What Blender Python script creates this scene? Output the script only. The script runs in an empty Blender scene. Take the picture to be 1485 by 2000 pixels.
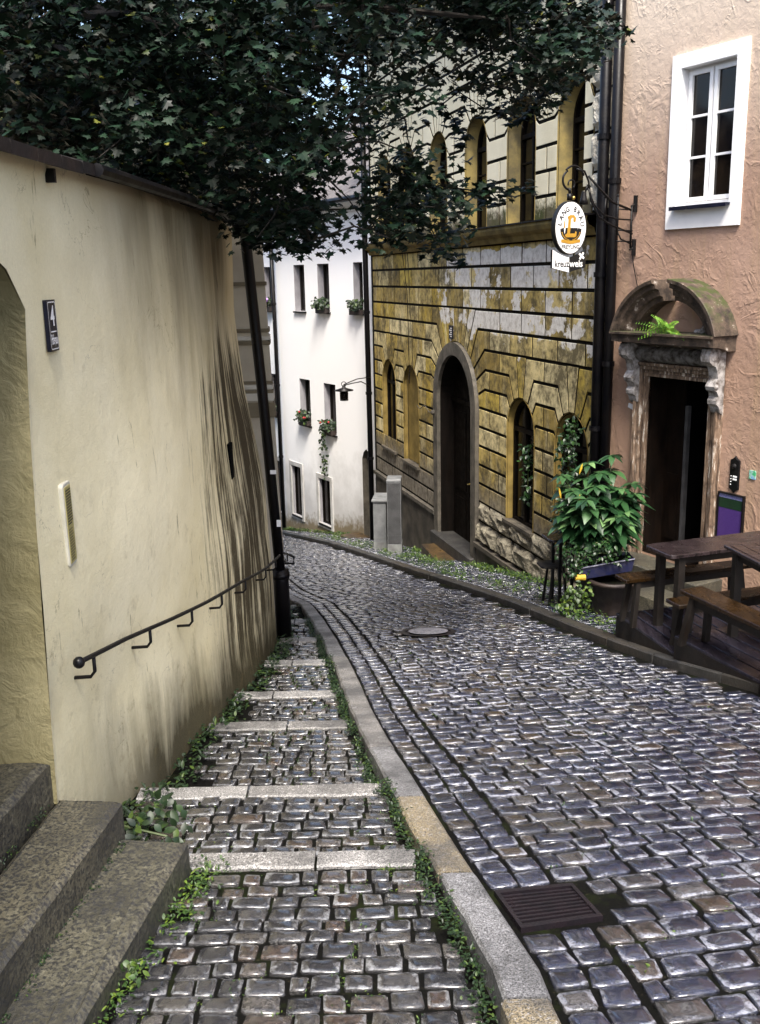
import bpy, bmesh, math, random
from mathutils import Vector, Matrix
from mathutils import noise as mn
from mathutils.geometry import delaunay_2d_cdt, tessellate_polygon
rad=math.radians
S=bpy.context.scene; COL=S.collection
random.seed(7)
# ---------------------------------------------------------------- camera
FPX=1898.; CX=742.5; CY=1000.
PT=rad(13.7); RO=rad(-1.25); CAM=Vector((0,0,1.7))
Fv=Vector((0,math.cos(PT),-math.sin(PT))); R0=Vector((1,0,0)); U0=Vector((0,math.sin(PT),math.cos(PT)))
Rv=math.cos(RO)*R0+math.sin(RO)*U0; Uv=-math.sin(RO)*R0+math.cos(RO)*U0
cd=bpy.data.cameras.new('camera'); cam=bpy.data.objects.new('camera',cd); COL.objects.link(cam); S.camera=cam
cam.matrix_world=Matrix(((Rv.x,Uv.x,-Fv.x,CAM.x),(Rv.y,Uv.y,-Fv.y,CAM.y),(Rv.z,Uv.z,-Fv.z,CAM.z),(0,0,0,1)))
cd.sensor_fit='VERTICAL'; cd.sensor_height=36; cd.lens=FPX/2000*36; cd.clip_start=.05; cd.clip_end=1000
# ---------------------------------------------------------------- world, sun, exposure
SUN_EL=rad(58); SUN_AZ=rad(179)      # azimuth clockwise from +Y
w=bpy.data.worlds.new('World'); S.world=w; w.use_nodes=True; wn=w.node_tree
sky=wn.nodes.new('ShaderNodeTexSky'); sky.sky_type='NISHITA'; sky.sun_disc=False
sky.sun_elevation=SUN_EL; sky.sun_rotation=SUN_AZ; sky.air_density=1.0; sky.dust_density=4; sky.ozone_density=1.2
wn.links.new(sky.outputs[0],wn.nodes['Background'].inputs[0]); wn.nodes['Background'].inputs[1].default_value=.11
sl=bpy.data.lights.new('sun','SUN'); sl.energy=2.1; sl.angle=rad(16); sl.color=(1,.95,.86)
so=bpy.data.objects.new('sun',sl); COL.objects.link(so)
sd=Vector((math.sin(SUN_AZ)*math.cos(SUN_EL),math.cos(SUN_AZ)*math.cos(SUN_EL),math.sin(SUN_EL)))
so.rotation_euler=sd.to_track_quat('Z','Y').to_euler()
S.view_settings.view_transform='Standard'; S.view_settings.look='None'; S.view_settings.gamma=1; S.view_settings.exposure=1.85
S.render.resolution_x=760; S.render.resolution_y=1024
# ---------------------------------------------------------------- helpers
def ray(x,y): return Fv+(x-CX)/FPX*Rv-(y-CY)/FPX*Uv
def onpl(x,y,P,N):
    d=ray(x,y); return CAM+d*((Vector(P)-CAM).dot(Vector(N))/d.dot(Vector(N)))
def atY(x,y,Y): return onpl(x,y,(0,Y,0),(0,1,0))
def atZ(x,y,z): return onpl(x,y,(0,0,z),(0,0,1))
def gnd(x,y,z0=0): return onpl(x,y,(0,0,z0),(0,.2,1))
def lerp(tab,v):
    if v<=tab[0][0]:
        a,b=tab[0],tab[1]
    elif v>=tab[-1][0]:
        a,b=tab[-2],tab[-1]
    else:
        for a,b in zip(tab,tab[1:]):
            if a[0]<=v<=b[0]: break
    return a[1]+(b[1]-a[1])*(v-a[0])/(b[0]-a[0])
class MB:
    def __init__(s): s.v=[]; s.f=[]; s.r=[]; s.e=None
    def add(s,vs,fs,r=None):
        if r is None: r=random.random()
        o=len(s.v); s.v+= [tuple(p) for p in vs]
        for f in fs: s.f.append([i+o for i in f]); s.r.append(r)
        return s
    def box(s,x0,x1,y0,y1,z0,z1,T=None,r=None,b=.0):
        p=[(x0,y0,z0),(x1,y0,z0),(x1,y1,z0),(x0,y1,z0),(x0,y0,z1),(x1,y0,z1),(x1,y1,z1),(x0,y1,z1)]
        fs=[(0,3,2,1),(4,5,6,7),(0,1,5,4),(1,2,6,5),(2,3,7,6),(3,0,4,7)]
        if b>0:
            p=p[:4]+[(x0,y0,z1-b),(x1,y0,z1-b),(x1,y1,z1-b),(x0,y1,z1-b),(x0+b,y0+b,z1),(x1-b,y0+b,z1),(x1-b,y1-b,z1),(x0+b,y1-b,z1)]
            fs=[(0,3,2,1),(8,9,10,11)]+[(i,(i+1)%4,4+(i+1)%4,4+i) for i in range(4)]+[(4+i,4+(i+1)%4,8+(i+1)%4,8+i) for i in range(4)]
        if T: p=[T(*q) for q in p]
        return s.add(p,fs,r)
    def prism(s,poly,h0,h1,T,r=None,inset=0,edge=0,sr=None):
        """poly in (a,b); extruded from h0 to h1, T(a,b,h)"""
        n=len(poly); pb=offset(poly,inset) if inset else poly
        if edge:
            pt=offset(pb,edge)
            vs=[T(a,b,h0) for a,b in pb]+[T(a,b,h1-edge*.8) for a,b in pb]+[T(a,b,h1) for a,b in pt]
            fs=[(i,(i+1)%n,n+(i+1)%n,n+i) for i in range(n)]+[(n+i,n+(i+1)%n,2*n+(i+1)%n,2*n+i) for i in range(n)]+[tuple(range(2*n,3*n))]
        else:
            vs=[T(a,b,h0) for a,b in pb]+[T(a,b,h1) for a,b in pb]
            fs=[(i,(i+1)%n,n+(i+1)%n,n+i) for i in range(n)]+[tuple(range(n,2*n)),tuple(range(n-1,-1,-1))]
        s.add(vs,fs,r)
        if sr is not None:
            for q in range(n): s.r[len(s.r)-len(fs)+q]=sr
        return s
    def tube(s,pts,r,n=8,cap=True,rnd=None):
        pts=[Vector(p) for p in pts]; rs=r if isinstance(r,(list,tuple)) else [r]*len(pts)
        vs=[];up=None
        for i,p in enumerate(pts):
            d=(pts[min(i+1,len(pts)-1)]-pts[max(i-1,0)]).normalized()
            if up is None:
                up=Vector((0,0,1)) if abs(d.z)<.9 else Vector((1,0,0))
            a=d.cross(up).normalized(); b=a.cross(d).normalized(); up=b
            for k in range(n):
                t=2*math.pi*k/n; vs.append(p+a*math.cos(t)*rs[i]+b*math.sin(t)*rs[i])
        fs=[(i*n+k,i*n+(k+1)%n,(i+1)*n+(k+1)%n,(i+1)*n+k) for i in range(len(pts)-1) for k in range(n)]
        if cap: fs+=[tuple(range(n-1,-1,-1)),tuple(range((len(pts)-1)*n,len(pts)*n))]
        return s.add(vs,fs,rnd)
    def ball(s,c,r,n=10,m=6,sz=1):
        c=Vector(c); vs=[c+Vector((r*math.sin(math.pi*i/m)*math.cos(2*math.pi*k/n),r*math.sin(math.pi*i/m)*math.sin(2*math.pi*k/n),sz*r*math.cos(math.pi*i/m))) for i in range(m+1) for k in range(n)]
        return s.add(vs,[(i*n+k,(i+1)*n+k,(i+1)*n+(k+1)%n,i*n+(k+1)%n) for i in range(m) for k in range(n)])
    def lathe(s,c,prof,n=16,ax=None,rnd=None):
        c=Vector(c); vs=[c+Vector((r*math.cos(2*math.pi*k/n),r*math.sin(2*math.pi*k/n),z)) for r,z in prof for k in range(n)]
        m=len(prof)
        return s.add(vs,[(i*n+k,i*n+(k+1)%n,(i+1)*n+(k+1)%n,(i+1)*n+k) for i in range(m-1) for k in range(n)]+[tuple(range((m-1)*n,m*n))],rnd)
    def strip(s,pa,pb,r=None,closed=False):
        n=len(pa); m=n if closed else n-1
        return s.add(list(pa)+list(pb),[(i,(i+1)%n,n+(i+1)%n,n+i) for i in range(m)],r)
def offset(poly,d):
    n=len(poly); A=sum(poly[i][0]*poly[(i+1)%n][1]-poly[(i+1)%n][0]*poly[i][1] for i in range(n)); sg=1 if A>0 else -1
    out=[]
    for i in range(n):
        p0,p1,p2=Vector(poly[i-1]),Vector(poly[i]),Vector(poly[(i+1)%n])
        e1=(p1-p0); e2=(p2-p1)
        if e1.length<1e-6 or e2.length<1e-6: out.append(tuple(p1)); continue
        e1.normalize(); e2.normalize()
        n1=Vector((-e1.y,e1.x))*sg; n2=Vector((-e2.y,e2.x))*sg
        m=n1+n2; k=max(.5,1+n1.dot(n2))
        out.append(tuple(p1+m*(d/k)))
    return out
def root_loc(p):
    v=Vector((0,0,0))
    while p is not None: v+=p.location; p=p.parent
    return v
def obj(name,mb,mat,parent=None,smooth=False,base=None,recalc=True):
    off=root_loc(parent)
    if parent is None and base is not None: off=Vector(base)
    me=bpy.data.meshes.new(name); me.from_pydata([(x-off.x,y-off.y,z-off.z) for x,y,z in mb.v],[],mb.f)
    at=me.attributes.new('rnd','FLOAT','FACE'); at.data.foreach_set('value',mb.r)
    if mb.e: me.attributes.new('edge','FLOAT','POINT').data.foreach_set('value',mb.e)
    if recalc:
        bm=bmesh.new(); bm.from_mesh(me); bmesh.ops.recalc_face_normals(bm,faces=bm.faces); bm.to_mesh(me); bm.free()
    me.materials.append(mat)
    if smooth: me.polygons.foreach_set('use_smooth',[True]*len(me.polygons))
    o=bpy.data.objects.new(name,me); COL.objects.link(o)
    if parent is not None: o.parent=parent
    elif base is not None: o.location=base
    return o
def tag(o,label,cat,group=None):
    o['label']=label; o['category']=cat
    if group: o['group']=group
    return o
def thing(name,label,cat,loc,group=None):
    o=bpy.data.objects.new(name,None); o.empty_display_size=.2; COL.objects.link(o); o.location=loc; return tag(o,label,cat,group)
def struct(name,mb,mat,kind='structure',**k):
    o=obj(name,mb,mat,**k); o['kind']=kind; return o
def textmb(body,size,T,extr=.002,align='CENTER',xs=1,r=.5,mb=None,res=3):
    """flat letters; T(x,y,h)->world"""
    cu=bpy.data.curves.new('t','FONT'); cu.body=body; cu.size=size; cu.offset=size*.018; cu.align_x=align; cu.align_y='CENTER'; cu.resolution_u=res
    o=bpy.data.objects.new('t',cu); COL.objects.link(o); dg=bpy.context.evaluated_depsgraph_get()
    me=bpy.data.meshes.new_from_object(o.evaluated_get(dg)); mb=mb or MB()
    mb.add([T(v.co.x*xs,v.co.y,extr) for v in me.vertices],[tuple(p.vertices) for p in me.polygons],r)
    bpy.data.objects.remove(o); bpy.data.curves.remove(cu); bpy.data.meshes.remove(me)
    return mb
# ---------------------------------------------------------------- materials
def nodes(name):
    m=bpy.data.materials.new(name); m.use_nodes=True; nt=m.node_tree
    return m,nt,nt.nodes['Principled BSDF']
class NT:
    def __init__(s,name): s.m,s.t,s.b=nodes(name)
    def n(s,ty,**k):
        x=s.t.nodes.new('ShaderNode'+ty)
        for a,b in k.items(): setattr(x,a,b)
        return x
    def l(s,a,b): s.t.links.new(a,b); return s
    def put(s,sock,v):
        if hasattr(v,'is_linked') or hasattr(v,'links'): s.t.links.new(v,sock)
        else:
            if isinstance(v,(tuple,list)) and len(v)==3 and sock.type=='RGBA': v=(*v,1)
            sock.default_value=v
    def pos(s,scale=(1,1,1)):
        g=s.n('NewGeometry'); mp=s.n('Mapping'); s.l(g.outputs['Position'],mp.inputs[0]); mp.inputs['Scale'].default_value=scale; return mp.outputs[0]
    def noise(s,scale,vec=None,detail=6,rough=.6,dist=0,ty='FBM'):
        x=s.n('TexNoise',noise_type=ty); x.inputs['Scale'].default_value=scale; x.inputs['Detail'].default_value=detail; x.inputs['Roughness'].default_value=rough; x.inputs['Distortion'].default_value=dist
        s.l(vec if vec is not None else s.pos(),x.inputs['Vector']); return x.outputs[0]
    def rmp(s,v,a,b,c=0,d=1):
        x=s.n('MapRange'); x.clamp=True; s.put(x.inputs[0],v)
        for i,q in zip((1,2,3,4),(a,b,c,d)): x.inputs[i].default_value=q
        return x.outputs[0]
    def mix(s,f,a,b,mode='MIX'):
        x=s.n('MixRGB',blend_type=mode); s.put(x.inputs[0],f); s.put(x.inputs[1],a); s.put(x.inputs[2],b); return x.outputs[0]
    def math(s,op,a,b=0.):
        x=s.n('Math',operation=op); s.put(x.inputs[0],a); s.put(x.inputs[1],b); return x.outputs[0]
    def ramp(s,f,*st):
        x=s.n('ValToRGB'); s.put(x.inputs[0],f); e=x.color_ramp.elements
        while len(e)<len(st): e.new(.5)
        for q,(p,c) in zip(e,st): q.position=p; q.color=(*c,1)
        return x.outputs[0]
    def sep(s):
        g=s.n('NewGeometry'); x=s.n('SeparateXYZ'); s.l(g.outputs['Position'],x.inputs[0]); return x.outputs
    def rnd(s): x=s.n('Attribute',attribute_name='rnd'); return x.outputs['Fac']
    def bump(s,h,st=.3,dist=.02,prev=None):
        x=s.n('Bump'); s.put(x.inputs['Height'],h); x.inputs['Strength'].default_value=st; x.inputs['Distance'].default_value=dist
        if prev is not None: s.l(prev,x.inputs['Normal'])
        return x.outputs[0]
    def out(s,col,rough=.7,nrm=None,metal=0,spec=.5,coat=0):
        s.put(s.b.inputs['Base Color'],col); s.put(s.b.inputs['Roughness'],rough); s.b.inputs['Metallic'].default_value=metal
        s.b.inputs['Specular IOR Level'].default_value=spec; s.b.inputs['Coat Weight'].default_value=coat; s.b.inputs['Coat Roughness'].default_value=.08
        if nrm is not None: s.l(nrm,s.b.inputs['Normal'])
        return s.m
def simple(name,a,b=None,sc=8,rough=.7,bump=.15,metal=0,bs=None,spec=.5,det=5):
    t=NT(name); n=t.noise(sc,detail=det); b=b or tuple(x*.6 for x in a)
    return t.out(t.mix(t.rmp(n,.35,.65),a,b),t.rmp(n,.3,.7,max(rough-.12,.03),min(rough+.12,1)),t.bump(t.noise(bs or sc*6),bump,.01),metal,spec)
MAT={}
MAT['black']=simple('black_iron',(.003,.003,.004),(.006,.005,.005),10,.45,.15,0,None,.25)
MAT['pipe']=simple('pipe_paint',(.002,.002,.0035),(.005,.004,.004),6,.4,.1,0,None,.22)
MAT['dark']=simple('dark_interior',(.001,.001,.0013),(.002,.002,.002),3,.9,.0,0,None,.05)
MAT['glass']=simple('window_glass',(.003,.003,.004),(.012,.008,.005),4,.06,.0,0,None,.35)
MAT['wglass']=simple('old_glass',(.002,.002,.002),(.005,.004,.003),2,.12,.03,0,None,.2)
MAT['white']=simple('white_paint',(.82,.82,.82),(.76,.76,.77),5,.6,.05)
MAT['board']=simple('sign_white',(.85,.85,.85),(.8,.8,.8),5,.4,.0)
MAT['ink']=simple('sign_black',(.006,.006,.006),None,5,.5,0)
MAT['gold']=simple('sign_gold',(.45,.25,.03),(.38,.2,.02),15,.4,0)
MAT['brass']=simple('brass',(.7,.5,.15),None,10,.3,0,1)
MAT['blue']=simple('enamel_blue',(.002,.003,.010),(.004,.005,.018),8,.35,.05,0,None,.3)
MAT['grey']=simple('cabinet_grey',(.19,.195,.20),(.11,.115,.12),5,.55,.1)
MAT['darkpanel']=simple('dark_grey_panel',(.07,.07,.072),(.04,.04,.042),6,.5,.1)
MAT['stem']=simple('green_stem',(.06,.08,.02),(.03,.05,.01),10,.6,.1)
MAT['bark']=simple('bark',(.03,.024,.018),(.012,.01,.008),6,.9,.6)
MAT['yellowp']=simple('yellow_plastic',(.65,.42,.03),None,5,.5,.05)
MAT['purple']=simple('purple_board',(.045,.02,.12),(.06,.03,.15),60,.4,.05)
MAT['terra']=simple('dark_pot',(.03,.02,.015),(.015,.01,.01),8,.6,.2)
MAT['orange']=simple('orange_flower',(.5,.12,.02),None,9,.6,.1)
MAT['red']=simple('red_flower',(.4,.01,.02),None,9,.6,.1)
MAT['violet']=simple('violet_flower',(.4,.2,.65),(.6,.4,.8),30,.6,.1)
MAT['roof']=simple('roof_tile',(.018,.012,.010),(.006,.005,.005),5,.6,.5,0,None,.3)
MAT['curtain']=simple('curtain',(.3,.28,.25),(.15,.13,.1),9,.8,.1)
# cobbles
def cobble_mat(name,c,blue=1.,rlo=.22,warm=0):
    t=NT(name); r=t.rnd(); n=t.noise(9,detail=8,rough=.7); f=t.noise(120,detail=4); g=t.noise(38,detail=5)
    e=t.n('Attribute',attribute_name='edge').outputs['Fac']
    base=t.ramp(r,(0,(.005,.007,.020)),(.4,(.014,.018,.045)),(.66,(.030,.036,.072)),(.86,(.05,.047,.05)),(.93,(.05,.033,.022)),(1,(.09,.09,.10)))
    if warm: base=t.ramp(r,(0,(.008,.008,.011)),(.35,(.022,.022,.026)),(.62,(.045,.043,.044)),(.78,(.06,.052,.042)),(.86,(.05,.028,.016)),(1,(.09,.086,.082)))
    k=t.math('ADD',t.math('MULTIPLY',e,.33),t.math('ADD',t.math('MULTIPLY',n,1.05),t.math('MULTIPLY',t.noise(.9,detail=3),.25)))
    dry_glint=t.rmp(k,.80,.92)  # pale edge highlights painted into the stone colour, together with dry patches
    base=t.mix(t.rmp(e,-.3,-1.),base,(.004,.004,.004)); col=t.mix(dry_glint,base,t.mix(.85,base,(.32*c,.33*c,(.39-.04*warm)*c)))
    col=t.mix(t.rmp(f,.50,.62,0,.8),col,(.006,.006,.008)); col=t.mix(t.rmp(g,.52,.60,0,.75),col,(.008,.008,.010))
    rg=t.math('ADD',t.rmp(dry_glint,0,1,rlo-.1,.4),t.rmp(t.noise(22,detail=6),.3,.7,-.04,.16))
    nb=t.bump(f,.3,.004); nb=t.bump(t.noise(30,detail=7,rough=.7),1.,.014,nb)
    return t.out(col,rg,nb,spec=.8,coat=1.)
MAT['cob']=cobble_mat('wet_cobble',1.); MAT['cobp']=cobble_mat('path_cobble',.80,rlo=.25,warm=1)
def joint_mat():
    t=NT('joint_soil'); n=t.noise(5,detail=7); f=t.noise(60)
    col=t.mix(t.rmp(n,.52,.7),(.003,.003,.0025),(.010,.014,.003)); col=t.mix(t.rmp(f,.62,.72,0,.5),col,(.05,.042,.025))
    return t.out(col,.9,t.bump(f,.8,.01),spec=.08)
MAT['joint']=joint_mat()
def granite(name,a,b,dk=(.02,.02,.02),rough=.5,fs=170):
    t=NT(name); r=t.rnd(); n=t.noise(3,detail=7); f=t.noise(fs,detail=3)
    col=t.mix(r,a,b); f2=t.noise(fs*.45,detail=2); col=t.mix(t.rmp(f2,.52,.66,0,.6),col,tuple(min(1,x*2.2) for x in a)); col=t.mix(t.rmp(n,.42,.62,0,.8),col,tuple(x*.25 for x in a)); col=t.mix(t.rmp(f,.46,.58,0,.9),col,dk)
    return t.out(col,t.rmp(n,.3,.7,rough-.15,rough+.15),t.bump(f,.5,.006,t.bump(t.noise(14),.5,.02)),spec=.6)
MAT['kerb']=granite('kerb_granite',(.23,.23,.24),(.30,.24,.14))
MAT['kerbr']=granite('kerb_granite_dark',(.05,.048,.045),(.05,.036,.02))
MAT['stepst']=granite('step_granite',(.075,.07,.05),(.095,.085,.058),fs=75)
MAT['lip']=granite('lip_granite',(.34,.33,.32),(.20,.19,.18),rough=.36)
MAT['slab']=granite('brown_slab',(.09,.05,.015),(.12,.07,.02),rough=.35)
# left plaster wall
def garden_plaster():
    t=NT('garden_wall_plaster'); x,y,z=t.sep()[:3]
    big=t.noise(.9,detail=6); col=t.mix(t.rmp(big,.35,.65),(.80,.74,.52),(.68,.61,.38))
    st=t.noise(1.,t.pos((1,4.5,.5)),detail=10,rough=.7,dist=.35)
    st2=t.noise(1.,t.pos((1,20,.8)),detail=6,rough=.6,dist=.3)
    bl=t.noise(1.5,t.pos((1,1,.7)),detail=9,rough=.72)
    zz=t.math('ADD',z,t.math('MULTIPLY',y,.2))
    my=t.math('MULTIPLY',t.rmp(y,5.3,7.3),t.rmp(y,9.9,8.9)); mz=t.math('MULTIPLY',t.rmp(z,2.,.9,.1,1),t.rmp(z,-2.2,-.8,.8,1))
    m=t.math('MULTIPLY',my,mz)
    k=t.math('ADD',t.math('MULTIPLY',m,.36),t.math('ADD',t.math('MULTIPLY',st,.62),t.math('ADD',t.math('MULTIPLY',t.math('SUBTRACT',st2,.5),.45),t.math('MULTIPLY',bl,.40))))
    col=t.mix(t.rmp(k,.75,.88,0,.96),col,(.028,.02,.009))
    cp=t.math('ADD',t.rmp(z,.7,2.25,0,.5),t.math('MULTIPLY',t.noise(1.,t.pos((1,1.6,.35)),detail=6,dist=.3),.8)); cpm=t.math('MULTIPLY',t.rmp(y,4.3,5.6),t.rmp(y,9.0,8.2,.1,1))  # tree shade below the coping put into the plaster colour, with damp staining
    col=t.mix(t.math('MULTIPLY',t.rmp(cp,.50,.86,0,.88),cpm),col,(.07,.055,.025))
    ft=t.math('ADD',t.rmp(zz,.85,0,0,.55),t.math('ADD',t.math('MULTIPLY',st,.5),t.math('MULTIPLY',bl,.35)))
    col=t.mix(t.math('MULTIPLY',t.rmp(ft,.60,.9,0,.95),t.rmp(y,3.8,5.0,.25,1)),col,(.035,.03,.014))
    fb=t.noise(5.5,detail=8,rough=.75); col=t.mix(t.math('MULTIPLY',t.rmp(fb,.56,.68,0,.5),t.rmp(zz,2.4,.2)),col,(.16,.125,.06))
    pit=t.noise(4.2,t.pos((1,1.,.55)),detail=10,rough=.8); col=t.mix(t.rmp(pit,.66,.71,0,.9),col,(.03,.025,.018))
    dp=t.noise(1.,t.pos((1,11,2.2)),detail=7,rough=.7,dist=.4); col=t.mix(t.rmp(dp,.64,.70,0,.75),col,(.06,.048,.025)); gr=t.noise(75,detail=3); col=t.mix(t.rmp(gr,.35,.65,0,.1),col,(.30,.25,.14)); ck=t.noise(1.6,detail=5,dist=1.2); ca=t.math('ABSOLUTE',t.math('SUBTRACT',ck,.5)); col=t.mix(t.math('MULTIPLY',t.rmp(ca,.0035,.0,0,.55),t.rmp(t.noise(.8),.5,.56)),col,(.10,.08,.045))
    b=t.bump(t.noise(150,detail=4,rough=.7),.7,.004); b=t.bump(t.noise(30,detail=8,rough=.75),.45,.008,b); b=t.bump(t.noise(3,detail=3),.35,.03,b)
    return t.out(col,.85,b,spec=.15)
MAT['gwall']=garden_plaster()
def jamb_mat():
    t=NT('rough_jamb_plaster'); n=t.noise(2.5,detail=7); col=t.mix(t.rmp(n,.3,.7),(.30,.265,.145),(.19,.165,.08))  # jamb darker than the wall face, its shade put into the colour
    b=t.bump(t.noise(60,detail=5),.7,.006); b=t.bump(t.noise(8,detail=5,dist=1.),.6,.03,b); return t.out(col,.85,b,spec=.2)
MAT['jamb']=jamb_mat()
def ochre(name='ochre_blocks'):
    t=NT(name); x,y,z=t.sep()[:3]; r=t.rnd()
    n=t.noise(2.2,detail=8,rough=.65); f=t.noise(11,detail=8,rough=.7)
    lo=t.ramp(r,(0,(.28,.20,.055)),(.3,(.56,.42,.13)),(.55,(.78,.67,.38)),(.8,(.46,.32,.05)),(1,(.56,.42,.09)))
    v=t.noise(1.,t.pos((3,3,.8)),detail=6,rough=.65); lo=t.mix(t.rmp(v,.5,.68,0,.6),lo,(.68,.60,.38)); dirty=t.mix(t.rmp(t.math('ADD',t.math('MULTIPLY',n,.6),t.math('MULTIPLY',f,.5)),.48,.64,0,.9),lo,(.075,.06,.03))
    # peeled paint patches in the upper courses of the ground storey
    pz=t.math('MULTIPLY',t.rmp(z,.3,.9),t.rmp(z,2.12,2.0)); py=t.rmp(y,19.5,16)
    pk=t.math('ADD',t.math('MULTIPLY',t.math('MULTIPLY',pz,py),.30),t.math('ADD',t.math('MULTIPLY',t.noise(2.6,detail=10,rough=.68),.75),t.math('MULTIPLY',r,.2)))
    peel=t.mix(t.rmp(f,.45,.7),(.74,.71,.65),(.42,.38,.32)); col=t.mix(t.rmp(pk,.72,.735),dirty,peel)
    # greyer towards the street
    gz=t.math('ADD',t.rmp(z,-1.3,-2.3,0,.75),t.math('MULTIPLY',n,.5)); col=t.mix(t.rmp(gz,.45,.85),col,t.mix(t.rmp(f,.35,.65),(.27,.24,.19),(.10,.085,.065)))
    # pale upper storey
    up=t.mix(t.rmp(t.noise(1.3,t.pos((1,1,.4)),detail=6),.35,.7),(.74,.68,.50),(.60,.54,.37)); mo=t.math('ADD',t.rmp(z,2.95,2.35,0,.6),t.math('MULTIPLY',f,.7))
    up=t.mix(t.rmp(mo,.62,.8),up,t.mix(t.rmp(n,.4,.6),(.05,.055,.012),(.12,.10,.06)))
    col=t.mix(t.rmp(z,2.3,2.34),col,up); col=t.mix(t.rmp(r,1.4,1.6),col,(.012,.009,.005))
    b=t.bump(t.noise(70,detail=4),.5,.005); b=t.bump(f,.55,.015,b); return t.out(col,.8,b,spec=.25)
MAT['ochre']=ochre()
MAT['groove']=simple('groove_grime',(.012,.009,.004),(.006,.005,.003),6,.9,.3,0,None,.1)
def reveal():
    t=NT('ochre_reveal'); z=t.sep()[2]; n=t.noise(3,detail=6); col=t.mix(t.rmp(n,.3,.7),(.28,.20,.06),(.10,.07,.02)); col=t.mix(t.rmp(z,2.2,2.4),col,t.mix(t.rmp(n,.35,.6),(.34,.26,.09),(.14,.115,.06))); return t.out(col,.8,t.bump(t.noise(40),.3,.006),spec=.2)
MAT['reveal']=reveal()
def rough_block():
    t=NT('rough_stone_blocks'); n=t.noise(5,detail=9,rough=.7); f=t.noise(30,detail=6)
    col=t.mix(t.rmp(n,.35,.65),(.30,.27,.20),(.10,.085,.06)); col=t.mix(t.rmp(f,.55,.7,0,.8),col,(.025,.02,.015))
    b=t.bump(f,.8,.02); b=t.bump(t.noise(7,detail=7),1.,.09,b); return t.out(col,.75,b)
MAT['rough']=rough_block()
def quoin():
    t=NT('rough_pale_quoin'); n=t.noise(5,detail=9,rough=.7); f=t.noise(26,detail=6)
    col=t.mix(t.rmp(n,.35,.65),(.62,.58,.48),(.38,.34,.26))
    b=t.bump(f,.8,.02); b=t.bump(t.noise(6,detail=6),1.,.1,b); return t.out(col,.8,b)
MAT['quoin']=quoin()
MAT['plinth']=simple('plinth_render',(.10,.085,.065),(.03,.025,.018),2.5,.7,.35)
MAT['frame']=simple('portal_stone',(.12,.105,.085),(.05,.045,.035),5,.6,.3)
def pink():
    t=NT('pink_trowelled_plaster'); z=t.sep()[2]; n=t.noise(1.1,detail=6); g=t.noise(1.,t.pos((6,6,.5)),detail=5)
    col=t.mix(t.rmp(n,.35,.65),(.37,.245,.185),(.30,.193,.14)); col=t.mix(t.rmp(g,.5,.75,0,.55),col,(.36,.25,.15)); col=t.mix(t.rmp(z,1.2,-1.2,0,.35),col,(.30,.19,.12)); col=t.mix(t.rmp(t.noise(14,detail=8,rough=.75),.56,.72,0,.45),col,(.24,.15,.09)); col=t.mix(t.rmp(z,2.6,5.0,0,.85),col,(.76,.66,.54))  # upper wall paled in the colour, standing in for sky light from above
    w=t.noise(2.0,detail=3,rough=.5,dist=1.6); a=t.math('ABSOLUTE',t.math('SUBTRACT',w,.5)); rg=t.rmp(a,.0,.06,1,0)
    w2=t.noise(4.6,detail=3,rough=.5,dist=2.2); a2=t.math('ABSOLUTE',t.math('SUBTRACT',w2,.52)); rg2=t.rmp(a2,.0,.09,1,0)
    gate=t.rmp(t.noise(1.7,detail=3),.50,.6)
    h=t.math('ADD',t.math('MULTIPLY',rg,gate),t.math('MULTIPLY',rg2,t.rmp(t.noise(3.9),.5,.62,0,.7)))
    h=t.math('ADD',t.math('MULTIPLY',h,.55),t.math('ADD',t.math('MULTIPLY',t.noise(3.3,detail=4),1.3),t.math('MULTIPLY',t.noise(11,detail=6,rough=.65,dist=.6),1.0)))
    b=t.bump(t.noise(110),.3,.003); b=t.bump(h,.55,.018,b); return t.out(col,.8,b,spec=.25)
MAT['pink']=pink()
def whitewall():
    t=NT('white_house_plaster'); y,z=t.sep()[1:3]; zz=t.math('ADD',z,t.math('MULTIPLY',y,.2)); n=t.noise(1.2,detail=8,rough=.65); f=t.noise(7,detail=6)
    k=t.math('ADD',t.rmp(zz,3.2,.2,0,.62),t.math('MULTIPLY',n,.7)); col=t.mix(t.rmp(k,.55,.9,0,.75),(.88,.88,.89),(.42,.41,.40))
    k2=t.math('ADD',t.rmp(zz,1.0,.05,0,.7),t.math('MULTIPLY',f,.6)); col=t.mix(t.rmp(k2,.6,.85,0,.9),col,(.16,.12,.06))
    return t.out(col,.8,t.bump(t.noise(30),.25,.008),spec=.2)
MAT['wwall']=whitewall(); MAT['wrev']=simple('shaded_white_reveal',(.34,.33,.35),(.25,.24,.26),3,.8,.1)  # white window reveals greyed in colour for the shade inside them
MAT['cream']=simple('cream_plaster',(.52,.47,.37),(.40,.35,.27),1.2,.85,.2,bs=60)
MAT['band']=simple('band_brown',(.13,.10,.06),(.2,.17,.11),3,.8,.2)
MAT['bandw']=simple('band_pale',(.6,.58,.52),(.5,.46,.38),3,.8,.2)
def oldwood(name,a,b,rough=.45,sc=(2,2,40),spec=.5):
    t=NT(name); n=t.noise(1.,t.pos(sc),detail=8,rough=.65); f=t.noise(5,detail=5); col=t.mix(t.rmp(n,.35,.65),a,b); col=t.mix(t.rmp(f,.55,.75,0,.7),col,tuple(q*.3 for q in a))
    return t.out(col,t.rmp(f,.3,.7,rough-.2,rough+.15),t.bump(n,.5,.006),spec=spec)
MAT['wood_t']=oldwood('weathered_table_wood',(.034,.024,.026),(.005,.0035,.0035),.28,(6,40,6))
MAT['wood_b']=oldwood('bench_wood',(.022,.011,.003),(.006,.003,.001),.3,(30,5,5))
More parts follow.
